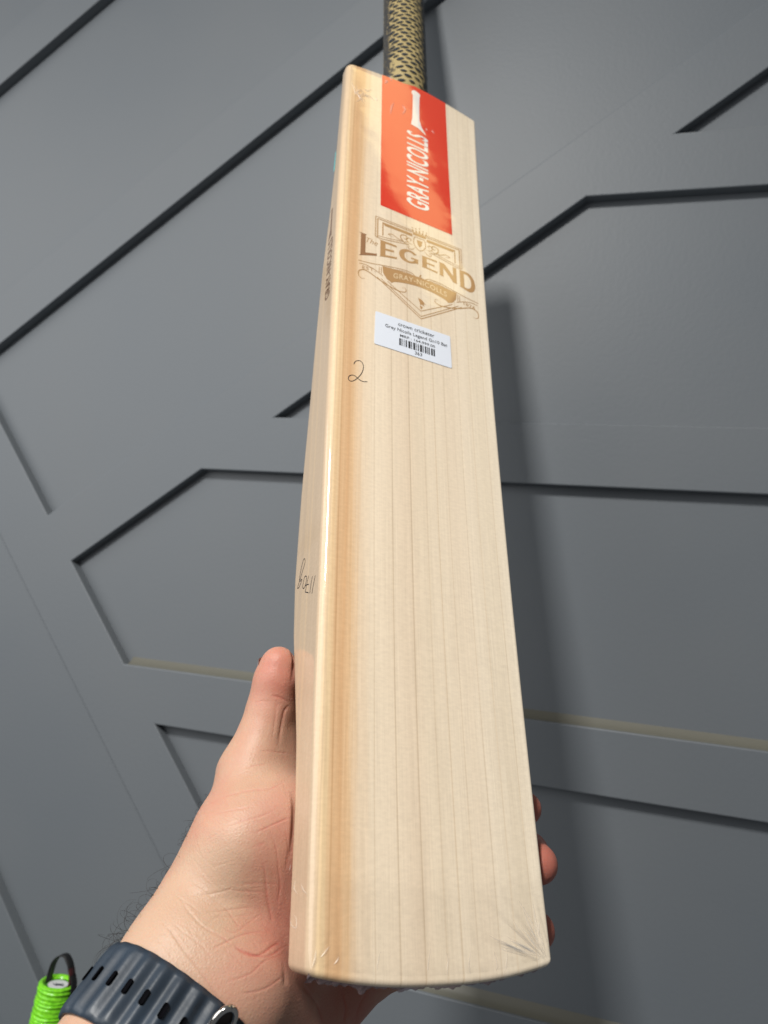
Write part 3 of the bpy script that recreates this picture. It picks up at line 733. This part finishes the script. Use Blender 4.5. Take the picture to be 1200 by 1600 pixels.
def surface_nets(fn, lo, hi, h):
    n = np.ceil((hi - lo) / h).astype(int) + 1
    xs = [lo[i] + h * np.arange(n[i]) for i in range(3)]
    D = np.empty(n, np.float32)
    for i in range(0, n[0], 12):
        X = np.stack(np.meshgrid(xs[0][i:i + 12], xs[1], xs[2], indexing='ij'), -1)
        D[i:i + 12] = fn(X)
    S = D < 0
    cs = [S[a:n[0] - 1 + a, b_:n[1] - 1 + b_, c:n[2] - 1 + c] for a in (0, 1) for b_ in (0, 1) for c in (0, 1)]
    act = np.logical_or.reduce(cs) & ~np.logical_and.reduce(cs)
    idx = np.full(act.shape, -1, np.int64); I = np.argwhere(act); idx[act] = np.arange(len(I))
    acc = np.zeros((len(I), 3)); cnt = np.zeros(len(I))
    cor = [(a, b_, c) for a in (0, 1) for b_ in (0, 1) for c in (0, 1)]
    for a in cor:
        for ax_ in range(3):
            if a[ax_]: continue
            b_ = list(a); b_[ax_] = 1
            da = D[I[:, 0] + a[0], I[:, 1] + a[1], I[:, 2] + a[2]]; db = D[I[:, 0] + b_[0], I[:, 1] + b_[1], I[:, 2] + b_[2]]
            m = (da < 0) != (db < 0); t = np.where(m, da / np.where(m, da - db, 1), 0)
            pnt = np.array(a)[None] + np.eye(3)[ax_][None] * t[:, None]
            acc[m] += pnt[m]; cnt[m] += 1
    V = lo + h * (I + acc / cnt[:, None])
    Q = []
    for ax_ in range(3):
        sl0 = [slice(None)] * 3; sl1 = [slice(None)] * 3; sl0[ax_] = slice(0, n[ax_] - 1); sl1[ax_] = slice(1, n[ax_])
        s0, s1 = S[tuple(sl0)], S[tuple(sl1)]
        E_ = np.argwhere(s0 != s1); o1, o2 = (ax_ + 1) % 3, (ax_ + 2) % 3
        ok = (E_[:, o1] > 0) & (E_[:, o2] > 0) & (E_[:, o1] < n[o1] - 1) & (E_[:, o2] < n[o2] - 1); E_ = E_[ok]
        ins = s0[E_[:, 0], E_[:, 1], E_[:, 2]]
        def cell(d1, d2):
            e2 = E_.copy(); e2[:, o1] -= d1; e2[:, o2] -= d2; return idx[e2[:, 0], e2[:, 1], e2[:, 2]]
        q = np.stack([cell(0, 0), cell(1, 0), cell(1, 1), cell(0, 1)], 1)
        q[~ins] = q[~ins][:, ::-1]; Q.append(q)
    return V, np.vstack(Q)
lo_, hi_ = np.array([min(-.205, pf2[0] - .035), pf2[1] - .005, pf2[2] - .035]), np.array([.104, -.050, .425])
HV, HF = surface_nets(hand_sdf, lo_, hi_, .00165)
# smooth and settle back on the field
def vnormals(V, F):
    Nf = np.cross(V[F[:, 2]] - V[F[:, 0]], V[F[:, 3]] - V[F[:, 1]]); N = np.zeros_like(V)
    for k in range(4): np.add.at(N, F[:, k], Nf)
    return N / np.maximum(np.linalg.norm(N, axis=1, keepdims=True), 1e-12)
def subdivide(V, F):                                     # one linear split of every quad
    E_ = np.sort(np.vstack([F[:, [0, 1]], F[:, [1, 2]], F[:, [2, 3]], F[:, [3, 0]]]), 1)
    U, inv = np.unique(E_, axis=0, return_inverse=True); inv = inv.reshape(-1); m = len(F); n = len(V)
    V2 = np.vstack([V, V[U].mean(1), V[F].mean(1)])
    e_ = [n + inv[k * m:(k + 1) * m] for k in range(4)]; c = n + len(U) + np.arange(m)
    return V2, np.vstack([np.stack([F[:, k], e_[k], c, e_[k - 1]], 1) for k in range(4)])
def settle(V, it):
    for _ in range(it):
        d = hand_sdf(V); g = np.stack([(hand_sdf(V + np.eye(3)[i] * 2e-4) - d) / 2e-4 for i in range(3)], 1)
        V = V - g * (d / np.maximum((g * g).sum(1), .2))[:, None] * .9
    return V
HV = settle(HV, 1)
HV, HF = subdivide(HV, HF); HV = settle(HV, 1)
def relax(V, F, it, lam=.5):
    n = len(V)
    for _ in range(it):
        S = np.zeros_like(V); c = np.zeros(n)
        for k in range(4):
            a, b_ = F[:, k], F[:, (k + 1) % 4]
            np.add.at(S, a, V[b_]); np.add.at(c, a, 1); np.add.at(S, b_, V[a]); np.add.at(c, b_, 1)
        V = V + lam * (S / np.maximum(c, 1)[:, None] - V)
    return V
HV = relax(HV, HF, 3)
fc = HV[HF].mean(1); fu, fv = 600 + FOC * fc[:, 0] / fc[:, 2], 800 - FOC * fc[:, 1] / fc[:, 2]
fn_ = np.cross(HV[HF[:, 2]] - HV[HF[:, 0]], HV[HF[:, 3]] - HV[HF[:, 1]]); fn_ /= np.maximum(np.linalg.norm(fn_, axis=1, keepdims=True), 1e-12)
sel_ = (-(fn_ * fc).sum(1) / np.linalg.norm(fc, axis=1) > .05) & (fu > 150) & (fu < 640) & (fv > 990) & (fv < 1640) & (fc[:, 2] < .40)
HV, HF2 = subdivide(HV, HF[sel_]); HF = np.vstack([HF[~sel_], HF2])          # finer mesh where the palm lines run
# skin folds, laid along their lines on the palm side
ph = lambda P: [(180 + a / 2.582, 980 + b_ / 2.582) for a, b_ in P]
pz = lambda P: [(250 + a / 4.8, 1180 + b_ / 4.8) for a, b_ in P]
pt8 = lambda P: [(390 + a / 8, 990 + b_ / 8) for a, b_ in P]
FOLDS = [  # (line, depth mm, width px, redness)
    (pt8([(260, 775), (350, 790), (430, 820), (490, 860)]), .45, 2.4, .5), (pt8([(40, 870), (150, 840), (270, 850)]), .15, 2, .2),
    (pt8([(500, 890), (440, 960), (410, 1080), (385, 1220), (360, 1420)]), .9, 3.6, .35), (pt8([(330, 880), (325, 1000), (305, 1180), (280, 1340)]), .35, 3, .15),
    (pt8([(100, 1475), (250, 1470), (400, 1490), (510, 1500)]), .28, 2, .4),
    (pz([(430, 330), (560, 290), (700, 262), (830, 250), (960, 185)]), .4, 2.2, .55), (pz([(640, 100), (720, 75), (800, 70)]), .2, 2, .6),
    (pz([(380, 450), (560, 410), (700, 385)]), .22, 1.8, .35), (pz([(430, 550), (600, 500), (760, 455), (860, 410)]), .28, 2, .45), (pz([(700, 590), (850, 520), (990, 455)]), .3, 2, .55),
    (pz([(680, 700), (800, 650)]), .2, 2, .4), (pz([(250, 780), (330, 880), (430, 990), (520, 1040)]), .28, 1.8, .3), (pz([(350, 780), (430, 880), (520, 1000)]), .2, 1.6, .3),
    (pz([(210, 1055), (360, 1045), (510, 1010), (540, 985)]), .35, 2, .6), (pz([(510, 1010), (650, 1022), (800, 1025)]), .3, 2, .5), (pz([(560, 975), (720, 960), (900, 965)]), .2, 2, .4),
    (pz([(160, 900), (260, 980), (380, 1060), (500, 1160), (570, 1260), (620, 1300)]), .35, 2, .45), (pz([(210, 1190), (340, 1185), (450, 1170), (600, 1150), (720, 1140)]), .35, 2, .5),
    (pz([(340, 1190), (430, 1215), (560, 1210), (700, 1195)]), .22, 1.8, .4), (pz([(820, 560), (870, 700), (890, 860), (900, 1000), (870, 1150)]), .4, 2.6, .3), (pz([(760, 760), (790, 900), (800, 1050), (830, 1200), (840, 1260)]), .45, 2.8, .5),
    (pz([(930, 520), (960, 700), (940, 880)]), .3, 2.4, .2), (pz([(100, 1040), (220, 1120), (330, 1200)]), .25, 1.8, .3), (pz([(130, 1030), (220, 1180), (330, 1290), (470, 1370), (560, 1440)]), .4, 2.2, .5),
    (pz([(380, 1460), (500, 1400), (640, 1340), (800, 1320)]), .35, 2.2, .55), (pz([(470, 1280), (560, 1330), (700, 1230), (780, 1180)]), .22, 1.8, .4), (pz([(540, 1400), (620, 1480), (740, 1500), (860, 1420), (900, 1430)]), .55, 2.8, .9),
    (pz([(20, 1250), (110, 1360), (200, 1480)]), .3, 2, .3), (pz([(80, 1250), (180, 1330), (300, 1420), (400, 1530)]), .25, 2, .3), (pz([(280, 1330), (380, 1250), (480, 1180)]), .2, 1.8, .4),
    (ph([(200, 1180), (260, 1280), (330, 1370), (400, 1470), (450, 1560)]), .45, 2.6, .3), (ph([(150, 1230), (230, 1330), (310, 1440)]), .25, 2, .2), (ph([(470, 1290), (600, 1330), (680, 1290)]), .35, 2.2, .7),
    (ph([(430, 1440), (540, 1400), (600, 1350), (675, 1320)]), .3, 2, .5), (ph([(500, 1480), (600, 1460), (690, 1400)]), .35, 2.2, .5),
    ([(470, 1535), (495, 1570), (505, 1602)], .7, 3.2, .5), ([(534, 1545), (540, 1575), (536, 1600)], .8, 3.4, .5), ([(575, 1545), (560, 1575), (556, 1600)], .5, 3, .4)]
for k in range(110):                                     # fine criss-cross lines of the ball of the thumb and the wrist
    u0, v0 = random.uniform(285, 445), random.uniform(1200, 1500); a = random.choice([-.35, .9, 1.2, .55]) + random.uniform(-.2, .2); l = random.uniform(14, 50)
    FOLDS.append(([(u0, v0), (u0 + l * .5 * math.cos(a) + random.uniform(-2, 2), v0 + l * .5 * math.sin(a)), (u0 + l * math.cos(a), v0 + l * math.sin(a) + random.uniform(-3, 3))], random.uniform(.08, .2), 1.3, .18))
HN = vnormals(HV, HF)
UV = np.stack([600 + FOC * HV[:, 0] / HV[:, 2], 800 - FOC * HV[:, 1] / HV[:, 2]], 1)
front = (HN * unit(np.array([0.0, 0, -1])) ).sum(1) > -.1
cand = np.where(front & (HV[:, 2] < .40))[0]
disp = np.zeros(len(HV)); red = np.zeros(len(HV))
for line_, dep, wid, rd in FOLDS:
    P = smooth_line(line_, 6); lo2, hi2 = P.min(0) - 14, P.max(0) + 14
    u = UV[cand]; sel = cand[(u[:, 0] > lo2[0]) & (u[:, 0] < hi2[0]) & (u[:, 1] > lo2[1]) & (u[:, 1] < hi2[1])]
    if not len(sel): continue
    A_ = P[:-1]; B_ = P[1:]; AB = B_ - A_
    d = np.full(len(sel), 1e9); along = np.zeros(len(sel))
    for i in range(len(A_)):
        q = UV[sel] - A_[i]; t = np.clip((q @ AB[i]) / max(AB[i] @ AB[i], 1e-9), 0, 1); e_ = np.linalg.norm(q - t[:, None] * AB[i], axis=1)
        m = e_ < d; d[m] = e_[m]; along[m] = (i + t[m]) / len(A_)
    k = np.clip(np.sin(np.clip(along, 0.02, .98) * math.pi) * 1.6, 0, 1)
    prof_ = np.exp(-(d / (wid * .6)) ** 2) - .22 * np.exp(-((d - wid * 2.1) / (wid * 1.3)) ** 2)
    disp[sel] -= prof_ * dep * .42 * mm * k
    red[sel] += np.exp(-(d / (wid * .75)) ** 2) * rd * k * .42
HV = HV + HN * disp[:, None]
# pigment: redder pads, yellower wrist
def blob(u, v, z, r): return np.exp(-((HV - px(u, v, z)) ** 2).sum(1) / (r * r))
pink = .6 * blob(436, 1055, .345, .017) + .22 * blob(425, 1280, .300, .017) + .55 * blob(410, 1430, .300, .034) + .2 * blob(350, 1250, .30, .03) + 1.2 * (HV[:, 0] > .055) + .55 * blob(540, 1570, .32, .035) + red
pale = .8 * blob(330, 1390, .29, .016) + .5 * blob(370, 1290, .29, .014) + .4 * blob(395, 1240, .315, .012) + .5 * blob(250, 1470, .27, .022)
SKIN, nt, b = new_mat('skin')
at_p = node(nt, 'ShaderNodeAttribute', attribute_name='pink'); at_l = node(nt, 'ShaderNodeAttribute', attribute_name='pale')
tc = node(nt, 'ShaderNodeTexCoord')
mot = node(nt, 'ShaderNodeTexNoise', Scale=70.0, Detail=6.0, Roughness=.68); link(nt, tc, 'Object', mot, 'Vector')
ad = node(nt, 'ShaderNodeMath', operation='MULTIPLY_ADD'); link(nt, mot, 'Fac', ad, 0); ad.inputs[1].default_value = .72; link(nt, at_p, 'Fac', ad, 2)
sub_ = node(nt, 'ShaderNodeMath', operation='SUBTRACT'); link(nt, ad, 'Value', sub_, 0); al = node(nt, 'ShaderNodeMath', operation='ADD'); link(nt, at_l, 'Fac', al, 0); al.inputs[1].default_value = .15; link(nt, al, 'Value', sub_, 1)
r_ = ramp(nt, [(0.0, (0.48, 0.315, 0.22, 1)), (0.25, (0.475, 0.28, 0.195, 1)), (0.6, (0.47, 0.225, 0.163, 1)), (1.0, (0.45, 0.15, 0.11, 1))]); link(nt, sub_, 'Value', r_, 'Fac')
link(nt, r_, 'Color', b, 'Base Color')
vor = node(nt, 'ShaderNodeTexVoronoi', Scale=760.0, feature='DISTANCE_TO_EDGE'); link(nt, tc, 'Object', vor, 'Vector')
nz = node(nt, 'ShaderNodeTexNoise', Scale=420.0, Detail=3.0); link(nt, tc, 'Object', nz, 'Vector')
b1 = node(nt, 'ShaderNodeBump', Strength=.5, Distance=.0003); link(nt, vor, 'Distance', b1, 'Height')
b2 = node(nt, 'ShaderNodeBump', Strength=.25, Distance=.0004); link(nt, nz, 'Fac', b2, 'Height'); link(nt, b1, 'Normal', b2, 'Normal'); link(nt, b2, 'Normal', b, 'Normal')
b.inputs['Roughness'].default_value = .48; b.inputs['Specular IOR Level'].default_value = .36
b.inputs['Subsurface Weight'].default_value = .25; b.inputs['Subsurface Radius'].default_value = (1.0, .35, .18); b.inputs['Subsurface Scale'].default_value = .004
hand_loc = world(pw)
hand = mesh_ob('person', world(HV), HF, SKIN, None, True, loc=hand_loc)
for nm, arr in (('pink', pink), ('pale', pale)):
    at = hand.data.attributes.new(nm, 'FLOAT', 'POINT'); at.data.foreach_set('value', arr.astype(np.float32))
hand['label'] = 'open left hand and wrist gripping the toe of the bat, thumb along its edge'; hand['category'] = 'person'
# dark curly hairs along the outer wrist
HAIR = simple('dark_hair', (0.012, 0.010, 0.010), .45)
mb = MB(); rs = random.Random(9)
sil = smooth_line([(206, 1480), (232, 1440), (262, 1385), (285, 1325), (303, 1280), (322, 1235)], 12)
for k in range(64):
    f_ = min(.999, rs.random() ** 1.35 * 1.02); c = sil[int(f_ * (len(sil) - 1))]
    v = c[1] + rs.uniform(-3, 3); zz = np.arange(.24, .345, .0015); P0 = px(c[0] + 2, v, .298)
    for u in np.arange(c[0] - 30, c[0] + 40, 1.5):
        ins = np.where(hand_sdf(np.array([px(u, v, z) for z in zz])) < .0001)[0]
        if len(ins): P0 = px(u + rs.uniform(-.5, 3.5) * rs.random(), v, zz[ins[0]] + rs.uniform(-.001, .003)); break
    L_ = rs.uniform(.005, .018) * (1.0 if f_ < .6 else .4); out = unit(np.array([-1.15, .25, .1]) + np.array([rs.uniform(-.5, .5), rs.uniform(-.7, .7), rs.uniform(-.4, .4)]))
    side = unit(np.cross(out, np.array([rs.uniform(-1, 1), rs.uniform(-1, 1), rs.uniform(-1, 1)]))); curl = rs.uniform(1.0, 4.4) * rs.choice((-1, 1))
    pts = []; p = P0.copy(); d_ = out
    for i in range(11):
        pts.append(p.copy()); a = curl / 10 * (1 + i * .12); d_ = unit(d_ * math.cos(a) + side * math.sin(a) - d_ * 0)
        side = unit(side - d_ * (side @ d_)); p = p + d_ * L_ / 10
    mb.add(*tube(world(np.array(pts)), np.linspace(.00007, .00003, 11), 4, False))
h_ = mesh_ob('wrist_hair', mb.v, mb.f, HAIR, hand, loc=hand_loc); h_['kind'] = 'stuff'
# thumb nail, seen edge on
NAIL = simple('nail', (0.52, 0.32, 0.30), .3, coat=.4)
V = []; F = []
c0, nl_ = px(418, 1043, .353), px(427, 1012, .3545)
axn = unit(px(431, 1020, .353) - px(424, 1075, .352)); outn = unit(np.array([-.80, .1, .45])); outn = unit(outn - axn * (outn @ axn)); widn = np.cross(axn, outn)
for i in range(9):
    for j in range(7):
        s = i / 8; a = (j / 6 - .5) * 1.7; rr = .0100
        V.append(px(430, 1066, .3525) + axn * (.0100 * s + .0006 - .0016 * (abs(j - 3) / 3) ** 2 * s) + outn * rr * math.cos(a) * (1.03 - .06 * s) + widn * rr * math.sin(a) * .9)
for i in range(8):
    for j in range(6): F.append((i * 7 + j, i * 7 + j + 1, (i + 1) * 7 + j + 1, (i + 1) * 7 + j))
mesh_ob('thumbnail', world(np.array(V)), F, NAIL, hand, loc=hand_loc)

# ------------------------------------------------------------------ watch band round the wrist
c_mid = px(238, 1618, .2680)
s0 = (c_mid - pw) @ armdir
BANDW = .0270
NPH, NAXL = 240, 13
e1, e2 = lat, np.cross(armdir, lat)
if e2[2] > 0: e2 = -e2                                   # e2 faces the camera side
def radius(axial, phi):
    o_ = pw + armdir * axial[..., None]; d_ = np.cos(phi)[..., None] * e1 + np.sin(phi)[..., None] * e2
    lo2 = np.full(axial.shape, .012); hi2 = np.full(axial.shape, .060)
    for _ in range(22):
        m = (lo2 + hi2) / 2; ins = hand_sdf(o_ + d_ * m[..., None], False) < 0
        lo2 = np.where(ins, m, lo2); hi2 = np.where(ins, hi2, m)
    return lo2
phi = np.linspace(0, 2 * math.pi, NPH, endpoint=False)
PH, AXL = np.meshgrid(phi, np.linspace(-BANDW / 2, BANDW / 2, NAXL), indexing='ij')
R0 = radius(s0 + AXL, PH)
R0 = np.maximum(R0, R0.mean(1, keepdims=True))
per = np.cumsum(np.hypot(np.gradient(R0[:, 6]), R0[:, 6] * (2 * math.pi / NPH)))
NR = round(per[-1] / .0068); arc = per / per[-1] * NR
def band_out(i, j_ax):
    edge = 1 - abs(j_ax) ** 8
    return .0012 + (.0010 + .00075 * math.cos(2 * math.pi * arc[i])) * (.25 + .75 * edge)
V = []; F = []
def bpos(i, axl, r_): return pw + armdir * (s0 + axl) + r_ * (math.cos(phi[i]) * e1 + math.sin(phi[i]) * e2)
ringn = NAXL * 2
for i in range(NPH):
    for j in range(NAXL):
        q = (j / (NAXL - 1) - .5) * 2; V.append(bpos(i, q * BANDW / 2, R0[i, j] + band_out(i, q)))
    for j in range(NAXL)[::-1]:
        q = (j / (NAXL - 1) - .5) * 2; V.append(bpos(i, q * BANDW / 2 * .985, R0[i, j] + .0003))
for i in range(NPH):
    for j in range(ringn):
        i2 = (i + 1) % NPH; j2 = (j + 1) % ringn
        F.append((i * ringn + j, i2 * ringn + j, i2 * ringn + j2, i * ringn + j2))
def rubber(name, col, rough):
    m, nt, b = new_mat(name); tc = node(nt, 'ShaderNodeTexCoord'); n1 = node(nt, 'ShaderNodeTexNoise', Scale=700.0, Detail=3.0); link(nt, tc, 'Object', n1, 'Vector')
    n2 = node(nt, 'ShaderNodeTexNoise', Scale=60.0, Detail=4.0); link(nt, tc, 'Object', n2, 'Vector')
    r_ = ramp(nt, [(.35, (*[c * .8 for c in col], 1)), (.7, (*[c * 1.3 for c in col], 1))]); link(nt, n2, 'Fac', r_, 'Fac'); link(nt, r_, 'Color', b, 'Base Color')
    bp_ = node(nt, 'ShaderNodeBump', Strength=.15, Distance=.0003); link(nt, n1, 'Fac', bp_, 'Height'); link(nt, bp_, 'Normal', b, 'Normal'); b.inputs['Roughness'].default_value = rough
    return m
BAND = rubber('navy_elastomer', (0.020, 0.031, 0.047), .45)
watch_loc = world(c_mid)
watch = thing('watch_band', 'dark navy ribbed rubber watch band with small slots round the wrist', 'watch band', Matrix.Translation(Vector(watch_loc)))
mesh_ob('strap', world(np.array(V)), F, BAND, watch, loc=watch_loc)
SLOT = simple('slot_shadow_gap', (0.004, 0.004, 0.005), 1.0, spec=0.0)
STRAP_DARK = simple('dark_steel', (0.06, 0.05, 0.045), .3, metal=1.0)
STEEL = simple('polished_steel', (0.62, 0.60, 0.57), .14, metal=1.0)
# black pills on the camera-side ridges, painted shade in place of cut slots
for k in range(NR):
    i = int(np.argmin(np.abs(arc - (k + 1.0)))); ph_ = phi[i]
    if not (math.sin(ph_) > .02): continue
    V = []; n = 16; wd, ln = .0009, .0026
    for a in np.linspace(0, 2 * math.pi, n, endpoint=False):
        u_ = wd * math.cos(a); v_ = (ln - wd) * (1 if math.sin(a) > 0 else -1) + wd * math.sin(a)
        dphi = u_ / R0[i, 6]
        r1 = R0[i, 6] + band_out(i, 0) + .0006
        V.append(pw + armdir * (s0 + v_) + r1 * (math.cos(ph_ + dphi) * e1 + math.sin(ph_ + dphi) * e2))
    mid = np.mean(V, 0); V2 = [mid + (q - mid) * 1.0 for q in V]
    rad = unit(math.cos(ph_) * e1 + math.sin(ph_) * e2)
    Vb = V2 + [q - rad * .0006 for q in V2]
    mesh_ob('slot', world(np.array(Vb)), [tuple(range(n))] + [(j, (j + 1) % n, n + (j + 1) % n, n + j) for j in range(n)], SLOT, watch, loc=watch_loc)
# steel buckle loop at the lower edge of the frame
zb = next(z for z in np.arange(.20, .33, .0005) if hand_sdf(px(347, 1601, z)[None])[0] < 0)
bc = px(347, 1601, zb - .0025)
bu = unit(px(352, 1588, zb) - px(338, 1616, zb)); bn = unit(-bc); bn = unit(bn - bu * (bn @ bu)); bv = np.cross(bu, bn)
bv = unit(bv * .8 + bn * .6)
pts = [bc + bu * .0066 * math.cos(a) + bv * .0042 * math.sin(a) for a in np.linspace(0, 2 * math.pi, 40)]
V, F = tube(world(np.array(pts)), .00125, 10, False)
mesh_ob('buckle', V, F, STEEL, watch, loc=watch_loc)
pts = [bc - bn * .0004 + bu * .0058 * math.cos(a) + bv * .0034 * math.sin(a) for a in np.linspace(0, 2 * math.pi, 24)[:-1]]
mesh_ob('buckle_plate', world(np.array(pts)), [tuple(range(23))], STRAP_DARK, watch, loc=watch_loc)

# ------------------------------------------------------------------ green bat handle leaning by the wall
gt, gb = world(px(91, 1533, .655)), world(px(63, 1652, .6425))
gax = unit(gt - gb); gx = unit(np.cross(gax, np.array([0, 1.0, 0]))); gy = np.cross(gax, gx)
if gx[0] < 0: gx, gy = -gx, -gy
green = thing('bat_handle', 'bright green ribbed bat handle with a black strap loop, leaning by the grey wall', 'bat handle', Matrix.Translation(Vector(gt)))
LIME, nt, b = new_mat('lime_rubber')
tc = node(nt, 'ShaderNodeTexCoord'); n1 = node(nt, 'ShaderNodeTexNoise', Scale=300.0, Detail=3.0); link(nt, tc, 'Object', n1, 'Vector')
r_ = ramp(nt, [(.3, (0.13, 0.50, 0.012, 1)), (.7, (0.26, 0.78, 0.03, 1))]); link(nt, n1, 'Fac', r_, 'Fac'); link(nt, r_, 'Color', b, 'Base Color')
bp_ = node(nt, 'ShaderNodeBump', Strength=.6, Distance=.0008); link(nt, n1, 'Fac', bp_, 'Height'); link(nt, bp_, 'Normal', b, 'Normal'); b.inputs['Roughness'].default_value = .22
def gp(r_, a, h): return gt + gx * r_ * math.cos(a) + gy * r_ * math.sin(a) + gax * h
V = []; F = []; SEG = 40; RGN = .0158
hs = [(0.0115, -.0035), (.0128, -.0006), (.0142, .0002), (.0154, -.0012)]
h = -.0012
n_r = 0
while h > -.30:
    for q in (0, .25, .5, .75): hs.append((RGN + (.0006 + .0003 * math.sin(n_r * 2.1)) * math.sin(q * 2 * math.pi), h - .0034 * q))
    h -= .0034; n_r += 1
for k_, (r_, h) in enumerate(hs):
    for k in range(SEG):
        a = 2 * math.pi * k / SEG
        V.append(gp(r_, a, h + (.0006 * math.sin(a + k_ // 4 * 1.7) + .0003 * math.sin(a * 5 + (k_ // 4) * 2.3) if h < -.002 else 0)))
for i in range(len(hs) - 1):
    for k in range(SEG): F.append((i * SEG + k, i * SEG + (k + 1) % SEG, (i + 1) * SEG + (k + 1) % SEG, (i + 1) * SEG + k))
mesh_ob('grip', V, F, LIME, green, loc=gt)
DKGREEN = simple('dark_green_cap', (0.05, 0.22, 0.015), .4); DISC = simple('white_badge', (0.72, 0.72, 0.75), .35); MARK = simple('badge_print', (0.03, 0.03, 0.06), .4); ORANGE = simple('orange_print', (0.75, 0.18, 0.02), .4)
def disc(r_, h, n=32, cx=0, cy=0): return [gt + gx * (cx + r_ * math.cos(a)) + gy * (cy + r_ * math.sin(a)) + gax * h for a in np.linspace(0, 2 * math.pi, n, endpoint=False)]
mesh_ob('end_cap', disc(.0118, -.0030), [tuple(range(32))], DKGREEN, green, loc=gt)
bd = mesh_ob('badge', disc(.0092, -.0026, cx=.001), [tuple(range(32))], DISC, green, loc=gt)
mk = Print()
mk.stroke([(-5.5, 1.2), (-2, 2.4), (.5, 1.0), (3.2, -.2), (6, .2)], 1.7, 6, True); mk.stroke([(-3.8, -.6), (-.6, .2), (2.2, -2.0), (4.6, -2.2)], 1.4, 6, True); mk.stroke([(-1.0, 3.2), (0.4, 1.4), (-.6, -1.6)], 1.2, 6, True)
mesh_ob('badge_mark', [gt + gx * (a + 1) / 1000 - gy * b_ / 1000 - gax * .0023 for a, b_ in mk.v], mk.f, MARK, bd, loc=gt)
# strap loop
STRAP = simple('black_webbing', (0.006, 0.006, 0.007), .55); MAROON = simple('maroon_webbing', (0.055, 0.008, 0.009), .55)
def ribbon(path, wd, th=.0007):
    P = smooth_line(path, 8); V = []; F = []; n = len(P); wdir = gy
    T = np.gradient(P, axis=0)
    for i in range(n):
        t = unit(T[i]); w_ = unit(wdir - t * (wdir @ t)); nn = np.cross(t, w_)
        for a, c in ((-.5, 0), (.5, 0), (.5, 1), (-.5, 1)): V.append(P[i] + w_ * wd * a + nn * th * c)
    for i in range(n - 1):
        for k in range(4): F.append((i * 4 + k, i * 4 + (k + 1) % 4, (i + 1) * 4 + (k + 1) % 4, (i + 1) * 4 + k))
    return V, F
gq = lambda x, h, y=0: gt + gx * x + gax * h + gy * y
V, F = ribbon([gq(-.0095, -.004), gq(-.0094, .006), gq(-.0080, .0145), gq(-.0035, .0205), gq(.0025, .0212), gq(.0082, .0160), gq(.0105, .0115)], .0085)
loop = mesh_ob('strap_loop', V, F, STRAP, green, loc=gt)
V, F = ribbon([gq(.0100, .0135), gq(.0125, .0075), gq(.0132, .0000), gq(.0085, -.0024)], .0085)
mesh_ob('maroon_strap_side', V, F, MAROON, loop, loc=gt)
V, F = ribbon([gq(.0130, .0085), gq(.0162, .002), gq(.0176, -.006), gq(.0176, -.016), gq(.0166, -.024)], .008)
mesh_ob('strap_tail', V, F, STRAP, loop, loc=gt)
